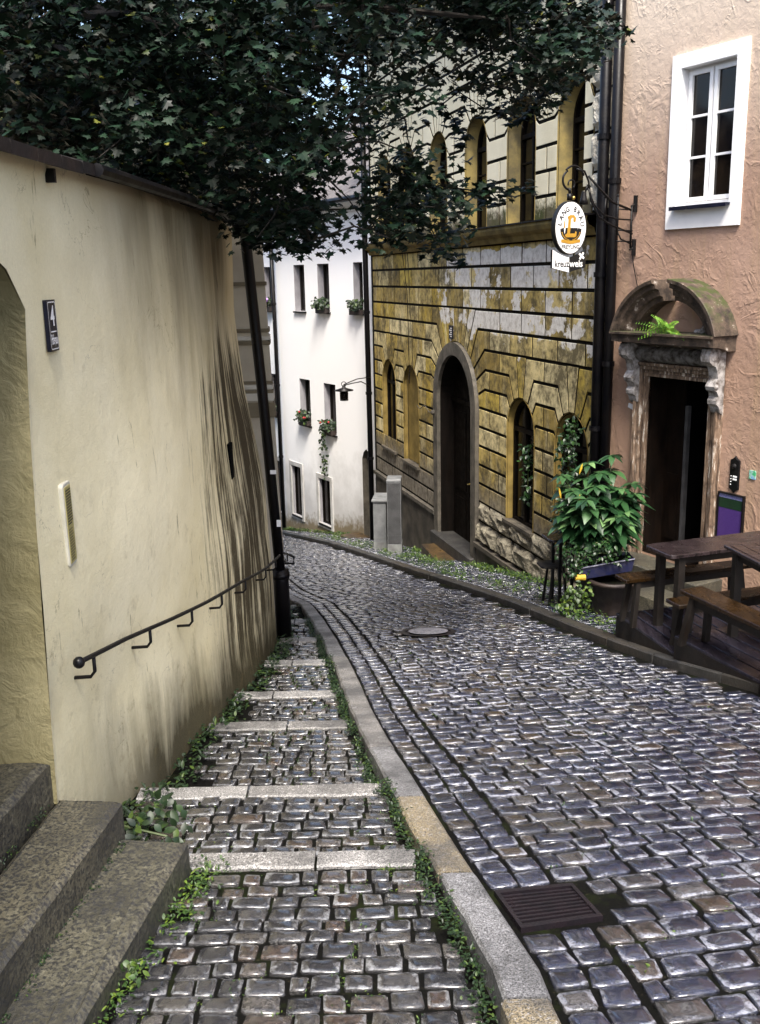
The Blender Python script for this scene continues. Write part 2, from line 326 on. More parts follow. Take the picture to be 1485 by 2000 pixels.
MAT['wood_l']=oldwood('bench_leg_wood',(.008,.005,.003),(.003,.002,.0015),.6,(20,20,3))
MAT['deck']=oldwood('deck_planks',(.022,.019,.027),(.006,.005,.008),.2,(35,4,4))
MAT['door']=oldwood('dark_door_wood',(.006,.004,.003),(.002,.0015,.001),.6,(18,18,2),.1)
MAT['leaf']=oldwood('brown_door_leaf',(.010,.006,.004),(.003,.002,.0015),.6,(12,12,3),.1)
def paintwood():
    t=NT('peeling_door_stone'); n=t.noise(1.,t.pos((26,26,3.2)),detail=9,rough=.72); f=t.noise(9,detail=7)
    col=t.mix(t.rmp(n,.38,.52),(.03,.018,.012),(.20,.135,.09)); col=t.mix(t.rmp(n,.56,.61),col,(.62,.57,.5)); col=t.mix(t.rmp(f,.55,.7,0,.8),col,(.03,.018,.012))
    return t.out(col,.65,t.bump(n,.7,.01))
MAT['jstone']=paintwood()
def pedi():
    t=NT('mossy_pediment_stone'); n=t.noise(7,detail=8,rough=.7); g=t.n('NewGeometry'); sx=t.n('SeparateXYZ'); t.l(g.outputs['Normal'],sx.inputs[0])
    col=t.mix(t.rmp(n,.38,.6),(.018,.012,.009),(.10,.07,.05)); col=t.mix(t.rmp(n,.6,.68),col,(.5,.45,.4)); up=t.math('MULTIPLY',t.rmp(sx.outputs[2],.3,.7),t.rmp(t.noise(9),.42,.55)); col=t.mix(up,col,(.035,.045,.008))
    return t.out(col,.7,t.bump(n,.6,.012))
MAT['pedi']=pedi()
MAT['grate']=simple('rusty_grate',(.022,.016,.02),(.012,.010,.013),14,.35,.4,.3)
MAT['mhole']=simple('manhole_iron',(.28,.28,.32),(.2,.2,.23),10,.3,.2,.0)
def leafmat(name,st,rough=.35,tr=.0,spec=.5):
    t=NT(name); col=t.ramp(t.rnd(),*st); col=t.mix(t.rmp(t.noise(40),.4,.7,0,.3),col,(.01,.02,.005)); m=t.out(col,rough,None,spec=spec)
    return m
MAT['maple']=leafmat('maple_leaf',[(0,(.0015,.005,.003)),(.5,(.003,.012,.006)),(.85,(.008,.026,.012)),(.95,(.03,.045,.008)),(1,(.12,.12,.012))],.5,spec=.3)
MAT['bigleaf']=leafmat('broad_leaf',[(0,(.005,.020,.008)),(.45,(.018,.06,.02)),(.8,(.05,.12,.04)),(1,(.15,.26,.10))],.35)
MAT['ivy']=leafmat('ivy_leaf',[(0,(.006,.018,.006)),(.6,(.010,.035,.009)),(1,(.03,.08,.015))],.4)
MAT['weed']=leafmat('weed_leaf',[(0,(.012,.03,.005)),(.6,(.028,.065,.008)),(1,(.10,.15,.015))],.5)
MAT['dweed']=leafmat('dark_weed_leaf',[(0,(.005,.014,.004)),(.75,(.012,.032,.007)),(1,(.05,.085,.010))],.5)
MAT['fern']=leafmat('fern_leaf',[(0,(.08,.2,.02)),(.6,(.15,.32,.03)),(1,(.3,.45,.06))],.45)

# ---------------------------------------------------------------- ground sheets and cobbles
GS=.2
KL=[(p.y,p.x) for p in (gnd(x,y) for x,y in [(1100,2000),(1057,1895),(895,1655),(800,1505),(755,1440),(725,1385),(692,1310),(660,1250),(632,1208),(608,1180)])]  # right edge of left kerb
KL=[(-1.5,KL[0][1]+.75)]+KL+[(13.2,-1.42),(15.5,-1.95),(20,-3.0),(30,-5.6)]
def XL(y): return lerp(KL,y)
KR=[(-1.5,4.6),(2,4.2),(4,3.55)]+[(p.y,p.x) for p in (gnd(x,y) for x,y in [(1485,1352),(1400,1328),(1300,1300),(1200,1264),(1100,1226),(1000,1184),(900,1150),(800,1117),(720,1089),(640,1063)])]+[(25.5,-2.55),(30,-4.2)]
def XR(y): return lerp(KR,y)
def gz(y): return -GS*y
def stone(mb,q,top,dome,rnd,gap):
    """q: 4 (x,y) corners; top(x,y)->z"""
    cx=sum(p[0] for p in q)/4; cy=sum(p[1] for p in q)/4
    j=gap*1.15; q=[(p[0]+random.uniform(-j,j),p[1]+random.uniform(-j,j)) for p in q]
    out=[]
    for i in range(4):
        a=q[i]; b=q[(i+1)%4]; cu=random.uniform(.04,.13)
        out.append((a[0]+(b[0]-a[0])*cu,a[1]+(b[1]-a[1])*cu)); cu=random.uniform(.05,.16)
        out.append((b[0]+(a[0]-b[0])*cu,b[1]+(a[1]-b[1])*cu))
    tx=random.uniform(-.035,.035); ty=random.uniform(-.06,.06); dz=random.uniform(-.005,.004)
    vs=[]
    for sc,h in ((.985,-.045),(.975,-.006),(.925,-.0005),(.5,dome*.35)):
        for p in out:
            x=cx+(p[0]-cx)*sc; y=cy+(p[1]-cy)*sc
            vs.append((x,y,top(cx,cy)-GS*0+ (top(x,y)-top(cx,cy))+h+dz+(x-cx)*tx+(y-cy)*ty+random.uniform(-.0015,.0015)))
    vs.append((cx,cy,top(cx,cy)+dome*.4+dz))
    fs=[(r*8+i,r*8+(i+1)%8,(r+1)*8+(i+1)%8,(r+1)*8+i) for r in range(3) for i in range(8)]+[(24+i,24+(i+1)%8,32) for i in range(8)]
    mb.add(vs,fs,rnd)
    if mb.e is None: mb.e=[]
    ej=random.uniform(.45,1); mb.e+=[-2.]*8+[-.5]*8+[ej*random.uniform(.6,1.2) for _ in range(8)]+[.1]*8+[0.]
def srnd():
    return random.random()
DRC=[gnd(965,1742),gnd(1118,1727),gnd(1178,1792),gnd(1018,1816)]
def indrain(x,y,mx,my):
    cx=sum(p.x for p in DRC)/4; cy=sum(p.y for p in DRC)/4; return abs(x-cx-(y-cy)*-.17)<.185+mx*.6 and abs(y-cy-(x-cx)*.1)<.165+my*.5
A0=.17; NX,NY=math.cos(A0),math.sin(A0)
def road_pt(s,t): return (XL(s)+t*NX,s+t*NY)
mb=MB(); s=-1.2; row=0
while s<28:
    rd=.122*random.uniform(.9,1.1); t=.012
    n=0
    while True:
        if n<2: ln=.135*random.uniform(.97,1.03)
        else: ln=random.choice([.12,.145,.165,.19])*random.uniform(.9,1.1)
        if n==2 and row%2: ln*=.62
        g=.0065
        x,y=road_pt(s+rd/2,t+ln/2)
        if x>XR(y)-.10 or t>7.5: break
        wob=.012*math.sin(t*2.3+row*.15); wb2=.012*math.sin((t+ln)*2.3+row*.15)
        q=[road_pt(s+g+wob,t+g),road_pt(s+g+wb2,t+ln-g),road_pt(s+rd-g+wb2,t+ln-g),road_pt(s+rd-g+wob,t+g)]
        px,py=q[0]
        md=math.hypot((x-.47)/.30,(y-9.46)/.30)
        dr=indrain(x,y,.065,.05)
        if y<11.9 or x>XL(y)+.02:
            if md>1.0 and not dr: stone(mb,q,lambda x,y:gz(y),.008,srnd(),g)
        t+=ln; n+=1
        if n==2: t+=.012
    s+=rd; row+=1
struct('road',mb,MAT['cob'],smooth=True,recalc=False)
# soil between the stones, one sheet per surface
def sheet(name,xl,xr,zf,mat,y0=-1.5,y1=30,n=90,m=10,kind='structure'):
    b=MB(); vs=[]
    for i in range(n+1):
        y=y0+(y1-y0)*i/n
        for k in range(m+1):
            x=xl(y)+(xr(y)-xl(y))*k/m; vs.append((x,y,zf(x,y)))
    b.add(vs,[(i*(m+1)+k,i*(m+1)+k+1,(i+1)*(m+1)+k+1,(i+1)*(m+1)+k) for i in range(n) for k in range(m)]); return struct(name,b,mat)
sheet('road_bed',lambda y:XL(y)-.05,lambda y:XR(y)+.05,lambda x,y:gz(y)-.016,MAT['joint'])
b=MB(); b.add([(-60,-25,4.4),(60,-25,4.4),(60,90,-18.6),(-60,90,-18.6)],[(0,1,2,3)]); struct('ground',b,MAT['joint'])
# stepped footpath
STY=[1.9,3.78,4.67,5.98,6.86,8.07,9.2,10.4,11.6,13]
WB=[(0,-1.46),(3.7,-1.39),(4.44,-1.35),(5.15,-1.26),(5.93,-1.19),(7.13,-1.13),(8.14,-1.06),(9.4,-1.05),(9.7,-1.1),(13,-1.3),(30,-3.4)]
WT=[(0,-1.45),(3.75,-1.37),(4.3,-1.335),(5.1,-1.29),(6.3,-1.24),(8,-1.22),(9.2,-1.25),(9.4,-1.3)]
def path_z(y):
    if y<STY[0]: return gz(STY[0])+.1*(STY[0]-y)
    for a,c in zip(STY,STY[1:]):
        if a<=y<=c: return gz(c)+.09*(c-y)
    return gz(y)
mb=MB(); y=-.6; row=0
while y<13:
    rd=.088*random.uniform(.85,1.15)
    if any(a-.13<y+rd/2<a+.02 for a in STY): y+=.02; continue
    x=lerp(WB,y)+random.uniform(.03,.14); xe=XL(y)-.24
    while x<xe:
        ln=random.choice([.085,.11,.135,.16])*random.uniform(.9,1.1); ln=min(ln,xe-x+.04)
        if ln<.06: break
        g=.0055; w_=.01*math.sin(x*5+row)
        q=[(x+g,y+g+w_),(x+ln-g,y+g+w_),(x+ln-g,y+rd-g+w_),(x+g,y+rd-g+w_)]
        if not(y<3.75 and x<-.83+(y-3.6)*.2): 
            near=min(x-lerp(WB,y),9)
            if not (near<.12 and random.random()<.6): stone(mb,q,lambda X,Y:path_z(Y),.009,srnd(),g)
        x+=ln
    y+=rd; row+=1
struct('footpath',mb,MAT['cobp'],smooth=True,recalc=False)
b=MB()
for a,c in zip([-1.5]+STY,STY):
    z1=gz(c)-.014; z0=z1+.09*(c-a)
    b.add([(lerp(WB,a)-.1,a,z0),(XL(a)-.1,a,z0),(XL(c)-.1,c,z1),(lerp(WB,c)-.1,c,z1)],[(0,1,2,3)])
    b.add([(lerp(WB,c)-.1,c,z1),(XL(c)-.1,c,z1),(XL(c)-.1,c,z1-.25),(lerp(WB,c)-.1,c,z1-.25)],[(0,1,2,3)])
struct('footpath_bed',b,MAT['joint'])
b=MB()
for c in STY[1:-1]:
    x0=lerp(WB,c)+.02
    if c<3: x0=-.82
    if 3<c<4: x0=-.86
    x1=XL(c)-.2; n=8
    for k in range(n):
        pass
    cut=x0+(x1-x0)*random.uniform(.35,.65)
    for a_,b_ in ((x0,cut-.006),(cut+.006,x1)):
        e=[random.uniform(-.008,.008) for _ in range(14)]
        m=6; top=[];ft=[];bk=[]
        vs=[];
        for k in range(m+1):
            x=a_+(b_-a_)*k/m; yy=c-.115+e[k]; y2=c+.01+e[k+7]*.8; z=gz(c)+.016
            vs+=[(x,yy,z-.06),(x,yy,z-.008),(x,yy+.012,z),(x,y2-.012,z),(x,y2,z-.01),(x,y2,z-.2)]
        fs=[(k*6+j,k*6+j+1,(k+1)*6+j+1,(k+1)*6+j) for k in range(m) for j in range(5)]+[tuple(range(6)),tuple(range(m*6,m*6+6))]
        b.add(vs,fs)
struct('step_edging',b,MAT['lip'])
# kerbs
def kerb(name,ed,mat,y0,y1,w0,w1,ztop,zbot,side,segl=(.7,1.1),fixed=None):
    b=MB(); y=y0; i=0
    while y<y1:
        ln=random.uniform(*segl); n=5; vs=[]; jr=random.uniform(-.008,.008)
        for k in range(n+1):
            yy=y+.006+(ln-.012)*k/n; x=ed(yy); z=gz(yy)+ztop; e=random.uniform(-.006,.006)
            a0,a1=x+w0,x+w1
            vs+=[(a0+jr+e,yy,z+zbot),(a0+jr+e,yy,z-.014),(a0+jr+e+.014,yy,z),(a1+jr-.014,yy,z),(a1+jr,yy,z-.014),(a1+jr,yy,z+zbot)]
        r=(random.random()**2 if fixed is None else fixed(y+ln/2))
        b.add(vs,[(k*6+j,k*6+j+1,(k+1)*6+j+1,(k+1)*6+j) for k in range(n) for j in range(5)]+[tuple(range(6)),tuple(range(n*6,n*6+6))],r)
        y+=ln; i+=1
    return struct(name,b,mat)
kerb('left_kerb',XL,MAT['kerb'],-.05,13,-.155,-.004,.014,-.22,-1,(.85,1.0),lambda y:.95 if (y<2.85 or 3.85<y<4.9) else random.uniform(0,.25))
kerb('right_kerb',XR,MAT['kerbr'],1.6,29,0,.16,.068,-.2,1)
# yellow, pink and white walls, seen from above
YA=Vector((2.764,12.,0)); YB=Vector((-.183,22.6,0)); PA=Vector((2.85,11.9,0)); PB=Vector((4.5,8.9,0)); WA=Vector((-.25,23.,0)); WBv=Vector((-3.55,28.5,0))
WALLX=[(1.0,8.8),(8.9,4.5),(11.9,2.85),(22.6,-.18),(23,-.25),(28.5,-3.55),(30,-4.4)]
PZ=.06
mb=MB(); y=3.5; row=0
while y<28:
    rd=.10*random.uniform(.9,1.1); x=XR(y)+.17
    while x<lerp(WALLX,y)-.05:
        ln=random.uniform(.12,.19); g=.007
        q=[(x+g,y+g),(x+ln-g,y+g+.02),(x+ln-g,y+rd-g+.02),(x+g,y+rd-g)]
        if not (x>XR(y)+2.3 and y<9): stone(mb,q,lambda X,Y:gz(Y)+PZ,.007,srnd()*.8,g)
        x+=ln
    y+=rd; row+=1
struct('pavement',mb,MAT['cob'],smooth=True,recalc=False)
sheet('pavement_bed',lambda y:XR(y)+.02,lambda y:lerp(WALLX,y)+.3,lambda x,y:gz(y)+PZ-.014,MAT['joint'])
# manhole and drain
b=MB(); 
for r0,r1,h in ((.0,.20,.006),(.20,.235,-.004),(.235,.29,.004)):
    n=28; vs=[]
    for rr in (r0,r1):
        for k in range(n):
            x=.47+rr*math.cos(2*math.pi*k/n); y=9.46+rr*math.sin(2*math.pi*k/n); vs.append((x,y,gz(y)+h))
    b.add(vs,[(k,(k+1)%n,n+(k+1)%n,n+k) for k in range(n)])
cov=thing('manhole_cover','round iron manhole cover shining wet in the middle of the cobbled road','manhole cover',(.47,9.46,gz(9.46)))
obj('cover_ring',b,MAT['grate'],cov)
b=MB(); n=28
vs=[(.47+.205*math.cos(2*math.pi*k/n),9.46+.205*math.sin(2*math.pi*k/n),gz(9.46+.205*math.sin(2*math.pi*k/n))+.012) for k in range(n)]
b.add(vs,[tuple(range(n))]); obj('cover_disc',b,MAT['mhole'],cov)
dc=[gnd(965,1742),gnd(1118,1727),gnd(1178,1792),gnd(1018,1816)]
def DT(a,c,h):
    p=dc[3].lerp(dc[2],a).lerp(dc[0].lerp(dc[1],a),c); return (p.x,p.y,gz(p.y)+h)
dr=thing('drain_grate','rusty brown iron drain grate with cross bars beside the left kerb','drain grate',DT(.5,.5,0))
b=MB(); fw=.07
for (a0,a1,c0,c1) in ((0,1,0,fw),(0,1,1-fw*1.2,1),(0,.05,fw,1-fw*1.2),(.95,1,fw,1-fw*1.2)): b.box(a0,a1,c0,c1,-.05,.008,DT)
obj('grate_frame',b,MAT['grate'],dr)
b=MB(); nb=9
for i in range(nb):
    c0=fw+(1-2.2*fw)*(i+.15)/nb; b.box(.05,.95,c0,c0+(1-2.2*fw)/nb*.46,-.04,.002,DT)
obj('grate_bars',b,MAT['grate'],dr)
b=MB(); b.box(.02,.98,.02,.98,-.09,-.05,DT); obj('drain_pit',b,MAT['dark'],dr)

# ---------------------------------------------------------------- garden wall on the left
FAR=[(-1.9,-1.06),(-1.04,-1.07),(-.26,-1.10),(.24,-1.17),(.73,-1.25),(1.44,-1.30),(2.2,-1.28)]
def wallX(y,z):
    g=gz(y); k=max(0,min(1,(z-g)/(2.2-g))); 
    k2=k**.75 if y<7 else k**(.75+.6*min(1,(y-7)/1.5)) 
    xb=lerp(WB,y); xt=lerp(WT,y); x=xb+(xt-xb)*k2
    if y>6.8:
        f=min(1,(y-6.8)/2.2); f=f*f*(3-2*f); x=x*(1-f)+lerp(FAR,max(-1.9,min(2.2,z)))*f
    return x
YE=9.15
def wp(s,z):
    """s<=YE: runs along the street; then it turns the corner"""
    if s<=YE: x=wallX(s,z); return Vector((x,s,z))
    R=.22; a=min((s-YE)/R,math.pi/2); x=wallX(YE,z); ex=max(0,s-YE-R*math.pi/2)
    return Vector((x-R*(1-math.cos(a))-ex,YE+R*math.sin(a),z))
OP=[(3.70,-.44),(3.74,.4),(3.80,1.1),(3.87,1.60),(3.72,1.75),(3.45,1.86),(3.1,1.92),(2.75,1.88),(2.45,1.76),(2.3,1.6),(2.3,-.44)]
def mesh_wall(outer,hole,step,noise=.006):
    vs=[Vector(p) for p in outer]; ed=[(i,(i+1)%len(outer)) for i in range(len(outer))]
    o=len(vs); vs+=[Vector(p) for p in hole]; ed+=[(o+i,o+(i+1)%len(hole)) for i in range(len(hole))]
    def inside(p,poly):
        c=False; n=len(poly)
        for i in range(n):
            a,b_=poly[i],poly[(i+1)%n]
            if (a[1]>p[1])!=(b_[1]>p[1]) and p[0]<(b_[0]-a[0])*(p[1]-a[1])/(b_[1]-a[1])+a[0]: c=not c
        return c
    x0=min(p[0] for p in outer); x1=max(p[0] for p in outer); y0=min(p[1] for p in outer); y1=max(p[1] for p in outer)
    yy=y0+step/2
    while yy<y1:
        xx=x0+step/2
        while xx<x1:
            if inside((xx,yy),outer) and not inside((xx,yy),hole): vs.append(Vector((xx,yy)))
            xx+=step
        yy+=step
    r=delaunay_2d_cdt(vs,ed,[],0,1e-5)
    fs=[]
    for f in r[2]:
        c=sum((r[0][i] for i in f),Vector((0,0)))/len(f)
        if inside(c,outer) and not inside(c,hole): fs.append(tuple(f))
    return r[0],fs
gw=thing('garden_wall','long yellowish plaster garden wall with dark streaks and an arched doorway, left side of the alley','wall',(-1.4,6,gz(6)))
LN=YE+.22*math.pi/2+1.2
outer=[(-.5,.0)]+[(y,gz(y)-.3) for y in (.5,2,2.2,4,6,8,LN)]+[(LN,2.2),(8,2.2),(5,2.2),(3,2.2),(-.5,2.2)]
v2,fs=mesh_wall(outer,OP,.11)
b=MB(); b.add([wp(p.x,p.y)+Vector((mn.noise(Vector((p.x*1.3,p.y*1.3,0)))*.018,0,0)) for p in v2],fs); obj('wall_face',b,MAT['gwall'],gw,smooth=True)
# back and end of the wall
b=MB(); b.add([(-1.95,-.5,-.6),(-1.95,9.3,-3),(-1.95,9.3,2.2),(-1.95,-.5,2.2)],[(0,1,2,3)]); 
b.add([(-1.95,-.5,-.6),(-1.45,-.5,-.6),(-1.45,-.5,2.2),(-1.95,-.5,2.2)],[(0,1,2,3)]); obj('wall_back',b,MAT['jamb'],gw)
def opin(p,d): 
    q=wp(*p); return Vector((q.x-d,q.y,q.z))
b=MB(); N=6
for k in range(N): b.strip([opin(p,.5*k/N+(.0 if k else 0)) for p in OP],[opin(p,.5*(k+1)/N) for p in OP])
rv=obj('doorway_reveal',b,MAT['jamb'],gw,smooth=True)
b=MB(); b.add([opin(p,.49) for p in OP],[tuple(range(len(OP)))]); dd=obj('door',b,MAT['door'],gw)
# coping: dark tiles with an overhang
def coping(name,o0,o1,z0,z1,mat,par,y0=-.5,y1=9.4,n=40,jit=.004):
    b=MB(); ss=[y0+(y1-y0)*i/n for i in range(n+1)]
    for s0,s1 in zip(ss,ss[1:]):
        q=[wp(min(s0,YE),2.2),wp(min(s1-.006,YE),2.2)]; q[0].y=s0; q[1].y=s1-.006; e=random.uniform(-jit,jit)
        vs=[(p.x+o,p.y,z+e+(.03*(o==o0)*-1)) for p in q for o,z in ((o0,z0),(o0,z1),(o1,z1+.16),(o1,z0+.16))]
        b.add(vs,[(0,1,5,4),(1,2,6,5),(2,3,7,6),(3,0,4,7),(0,1,2,3),(4,5,6,7)])
    return obj(name,b,mat,par)
coping('coping',.075,-.62,2.185,2.235,MAT['roof'],gw)
b=MB(); b.tube([Vector((wallX(min(y,9.2),2.2)+.085,y,2.185)) for y in [i*.4+4.6 for i in range(13)]],.03,8); obj('gutter',b,MAT['pipe'],gw)
b=MB(); b.box(-1.36,-1.31,4.22,4.245,2.10,2.155); obj('hook',b,MAT['black'],gw)
b=MB(); p=onpl(482,885,(-1.02,7.5,0),(1,0,0)); b.box(wallX(7.55,.3)-.02,wallX(7.55,.3)+.01,7.5,7.62,.16,.44); obj('vent_slot',b,MAT['dark'],gw)
# entrance steps
def tapered(name,p0,p1,p2,p3,z0,z1,par,label=None):
    b=MB(); nn=26; tp=[];md=[];bt=[]
    pts=[]
    for a,c in ((p0,p1),(p1,p2),(p2,p3),(p3,p0)):
        for k in range(nn): pts.append((a[0]+(c[0]-a[0])*k/nn+random.uniform(-.003,.003),a[1]+(c[1]-a[1])*k/nn+random.uniform(-.003,.003)))
    b.prism(pts,z0,z1,lambda a,c,h:(a,c,h+(mn.noise(Vector((a*5,c*5,0)))*.008 if h>z0 else 0)),edge=.026); return obj(name,b,MAT['stepst'],par)
es=thing('entrance_steps','three worn speckled granite steps rising to the doorway in the garden wall','steps',(-1.1,2.6,-.8))
tapered('step',(-.83,3.61),(-1.2,3.66),(-1.5,.9),(-1.22,.9),-1.0,-.566,es)
tapered('step',(-1.10,3.66),(-1.38,3.69),(-1.66,.9),(-1.46,.9),-1.0,-.40,es)
tapered('step',(-1.405,3.70),(-1.85,3.70),(-2.0,.9),(-1.66,.9),-1.0,-.235,es)
# number plate
def plateT(y0,z0,off): 
    x=wallX(y0,z0)+off
    return lambda a,c,h:(x+h-(a)*.04,y0+a,z0+c)
hn=thing('house_number_plate','dark blue enamel house number plate 4 with white border on the yellow wall','house number plate',(wallX(4.12,1.53),4.12,1.53))
T=plateT(4.115,1.525,.004)
def rrect(w,h,r,n=4,notch=False):
    out=[]
    for cx,cy,a in ((w-r,h-r,0),(-w+r,h-r,90),(-w+r,-h+r,180),(w-r,-h+r,270)):
        for k in range(n+1):
            t=rad(a+90*k/n); out.append((cx+r*math.cos(t),cy+r*math.sin(t)))
    return out
b=MB(); b.prism(rrect(.062,.105,.006),-.012,.004,T); obj('plate',b,MAT['blue'],hn)
b=MB(); o=rrect(.055,.097,.012); i_=offset(o,.0035); b.strip([T(*p,.0055) for p in o],[T(*p,.0055) for p in i_],closed=True)
textmb('4',.115,lambda a,c,h:T(a,c+.035,.006),mb=b); b.add([T(a,c,.0055) for a,c in ((-.04,-.022),(.04,-.022),(.04,-.027),(-.04,-.027))],[(0,1,2,3)])
textmb('Pfaffengasse',.034,lambda a,c,h:T(a,c*1.7-.058,.006),xs=.55,mb=b); obj('lettering',b,MAT['board'],hn)
# narrow plate with rows of letters
T2=plateT(4.09,.68,.0)
np_=thing('letter_plate','narrow upright white framed plate with yellow face and rows of dark marks','plate',(wallX(4.09,.68),4.09,.68))
b=MB(); b.prism(rrect(.058,.185,.02),-.01,.012,T2,edge=.004); obj('plate_frame',b,simple('cream_plate_frame',(.55,.53,.45),(.42,.40,.33),9,.6,.1),np_)
t=NT('pale_yellow_plate'); b=MB(); b.prism(rrect(.046,.168,.006),.009,.0145,T2); obj('plate_face',b,t.out((.38,.33,.13),.6),np_)
b=MB(); rr=random.Random(3)
for k in range(26):
    c=.155-k*.0122
    if k in(13,): continue
    w_=.028+(.008 if k<12 else rr.uniform(-.004,.008)); x=-.038
    while x<-.044+2*w_:
        l_=rr.uniform(.003,.008) if k>12 else 2*w_; b.add([T2(x,c,.0165),T2(x+l_,c,.0165),T2(x+l_,c-.0062,.0165),T2(x,c-.0062,.0165)],[(0,1,2,3)]); x+=l_+.003
obj('marks',b,MAT['ink'],np_)
# handrail
hr=thing('handrail','black iron handrail with round ball end bolted along the yellow wall','handrail',(-1.25,4,-.8))
RZ=[(3.75,.16),(4.45,.01),(5.2,-.155),(5.75,-.275),(6.8,-.495),(7.8,-.69),(8.9,-.89),(9.25,-.95)]
def rp(y,dz=0,ox=.095): return Vector((wallX(min(y,9.2),lerp(RZ,y))+ox,y,lerp(RZ,y)+dz))
b=MB(); b.tube([rp(3.84+i*.1) for i in range(53)],.0118,8); obj('rail',b,MAT['black'],hr,smooth=True)
b=MB(); b.ball(rp(3.83),.026); obj('rail_ball',b,MAT['black'],hr,smooth=True)
for y in (4.0,4.78,5.55,6.35,7.2,8.0,8.7):
    b=MB(); p=rp(y); b.tube([p,p+Vector((0,0,-.075)),p+Vector((-.02,0,-.1)),p+Vector((-.12,0,-.105))],.0085,6); obj('bracket',b,MAT['black'],hr,smooth=True)
# down pipe at the end of the wall
dp=thing('leaning_drainpipe','thick black leaning drainpipe with a stout base sleeve at the corner of the yellow wall','drainpipe',atY(556,1240,9.5))
b=MB(); b.tube([atY(474,425,9.5),atY(478,450,9.5),atY(512,760,9.5),atY(548,1120,9.5)],.052,12); obj('pipe_shaft',b,MAT['pipe'],dp,smooth=True)
b=MB(); b.tube([atY(548,1112,9.5),atY(549,1135,9.5),atY(556,1250,9.5)],[.085,.08,.08],14); b.tube([atY(548,1118,9.5),atY(549,1128,9.5)],.092,14); obj('base_sleeve',b,MAT['pipe'],dp,smooth=True)
for (x,y,w_,h_) in ((534,922,.03,.02),(545,1022,.022,.035)):
    b=MB(); p=atY(x,y,9.5-.056); b.box(p.x-w_,p.x+w_,p.y-.004,p.y,p.z-h_,p.z+h_); obj('sticker',b,MAT['board'],dp)
b=MB(); b.box(-1.32,-1.15,9.44,9.56,2.1,2.3); b.box(-1.4,-1.12,9.4,9.6,2.28,2.34); obj('hopper',b,MAT['pipe'],dp)
h2=thing('lower_handrail','short black handrail on the street side beyond the leaning drainpipe','handrail',(-1.02,10.6,-2.1))
b=MB(); p0=atY(552,1080,10.6); p1=atY(574,1088,9.7); b.tube([p0,p0.lerp(p1,.5)+Vector((0,0,.01)),p1,p1+Vector((.0,0,-.07)),p1+Vector((-.14,.05,-.08))],.012,8); obj('rail',b,MAT['black'],h2,smooth=True)
b=MB(); q=p0.lerp(p1,.45); b.tube([q,q+Vector((0,0,-.07)),q+Vector((-.1,0,-.08))],.008,6); obj('bracket',b,MAT['black'],h2)
# ---------------------------------------------------------------- banded cream house behind the garden wall
bh=thing('cream_house','tall cream house with horizontal moulded bands behind the leaning drainpipe','house',(-3,15,-3.5))
fp=[(-1.10,10.4),(-1.13,10.75),(-3.9,26.),(-12,26),(-12,10.4)]
def bat(z): return .022*max(-2,min(4.5,2-z))
b=MB(); zs=[-5.6,-2,0,2,3.2]
for z0,z1 in zip(zs,zs[1:]):
    b.strip([(x+bat(z0)-.05*0-.06,y,z0) for x,y in fp],[(x+bat(z1)-.06,y,z1) for x,y in fp],closed=True)
obj('house_wall',b,MAT['cream'],bh)
b=MB(); b.prism([(p[0]+(.25 if p[0]>-5 else -.25),p[1]+(-.25 if p[1]<15 else .25)) for p in fp],3.2,3.35,lambda a,c,h:(a,c,h)); b.add([(-.85,10.2,3.35),(-3.6,26.2,3.35),(-7,18,6.3),(-12.3,26.2,3.35),(-12.3,10.2,3.35)],[(0,1,2),(1,3,2),(3,4,2),(4,0,2)]); obj('house_roof',b,MAT['roof'],bh)
for z0,z1,m_ in ((1.62,1.66,'band'),(1.14,1.18,'band'),(1.06,1.10,'bandw'),(1.01,1.05,'band'),(.60,.63,'band'),(.545,.59,'bandw'),(.50,.535,'band'),(.42,.5,'bandw'),(.24,.40,'band')):
    b=MB(); f2=[(p[0]+(.018 if p[0]>-5 else 0),p[1]-(.018 if i in(0,4) else 0)) for i,p in enumerate(fp)]
    b.strip([(x+bat(z0)-.06,y,z0) for x,y in f2],[(x+bat(z0)-.06,y,z1) for x,y in f2],closed=True); b.strip([(x+bat(z0)-.06,y,z1) for x,y in f2],[(x+bat(z0)-.08,y+.02,z1) for x,y in fp],closed=True); b.strip([(x+bat(z0)-.06,y,z0) for x,y in f2],[(x+bat(z0)-.08,y+.02,z0) for x,y in fp],closed=True)
    obj('moulding',b,MAT[m_],bh)

# ---------------------------------------------------------------- facade helper
def facade(A,B,side):
    e=(B-A).normalized(); n=Vector((-e.y,e.x,0)) if side>0 else Vector((e.y,-e.x,0))
    def P(u,z,d=0): return A+e*u+n*d+Vector((0,0,z))
    return P,e,n
def wall_with_holes(P,outer,holes,d=0):
    polys=[[Vector((a,c,0)) for a,c in outer]]+[[Vector((a,c,0)) for a,c in h] for h in holes]
    tr=tessellate_polygon(polys); fl=[q for pl in polys for q in pl]
    b=MB(); b.add([P(q.x,q.y,d) for q in fl],[tuple(t) for t in tr],.5); return b
def arch(c,zs,R,zb,n=18):
    return [(c+R,zb)]+[(c+R*math.cos(math.pi*k/n),zs+R*math.sin(math.pi*k/n)) for k in range(n+1)]+[(c-R,zb)]
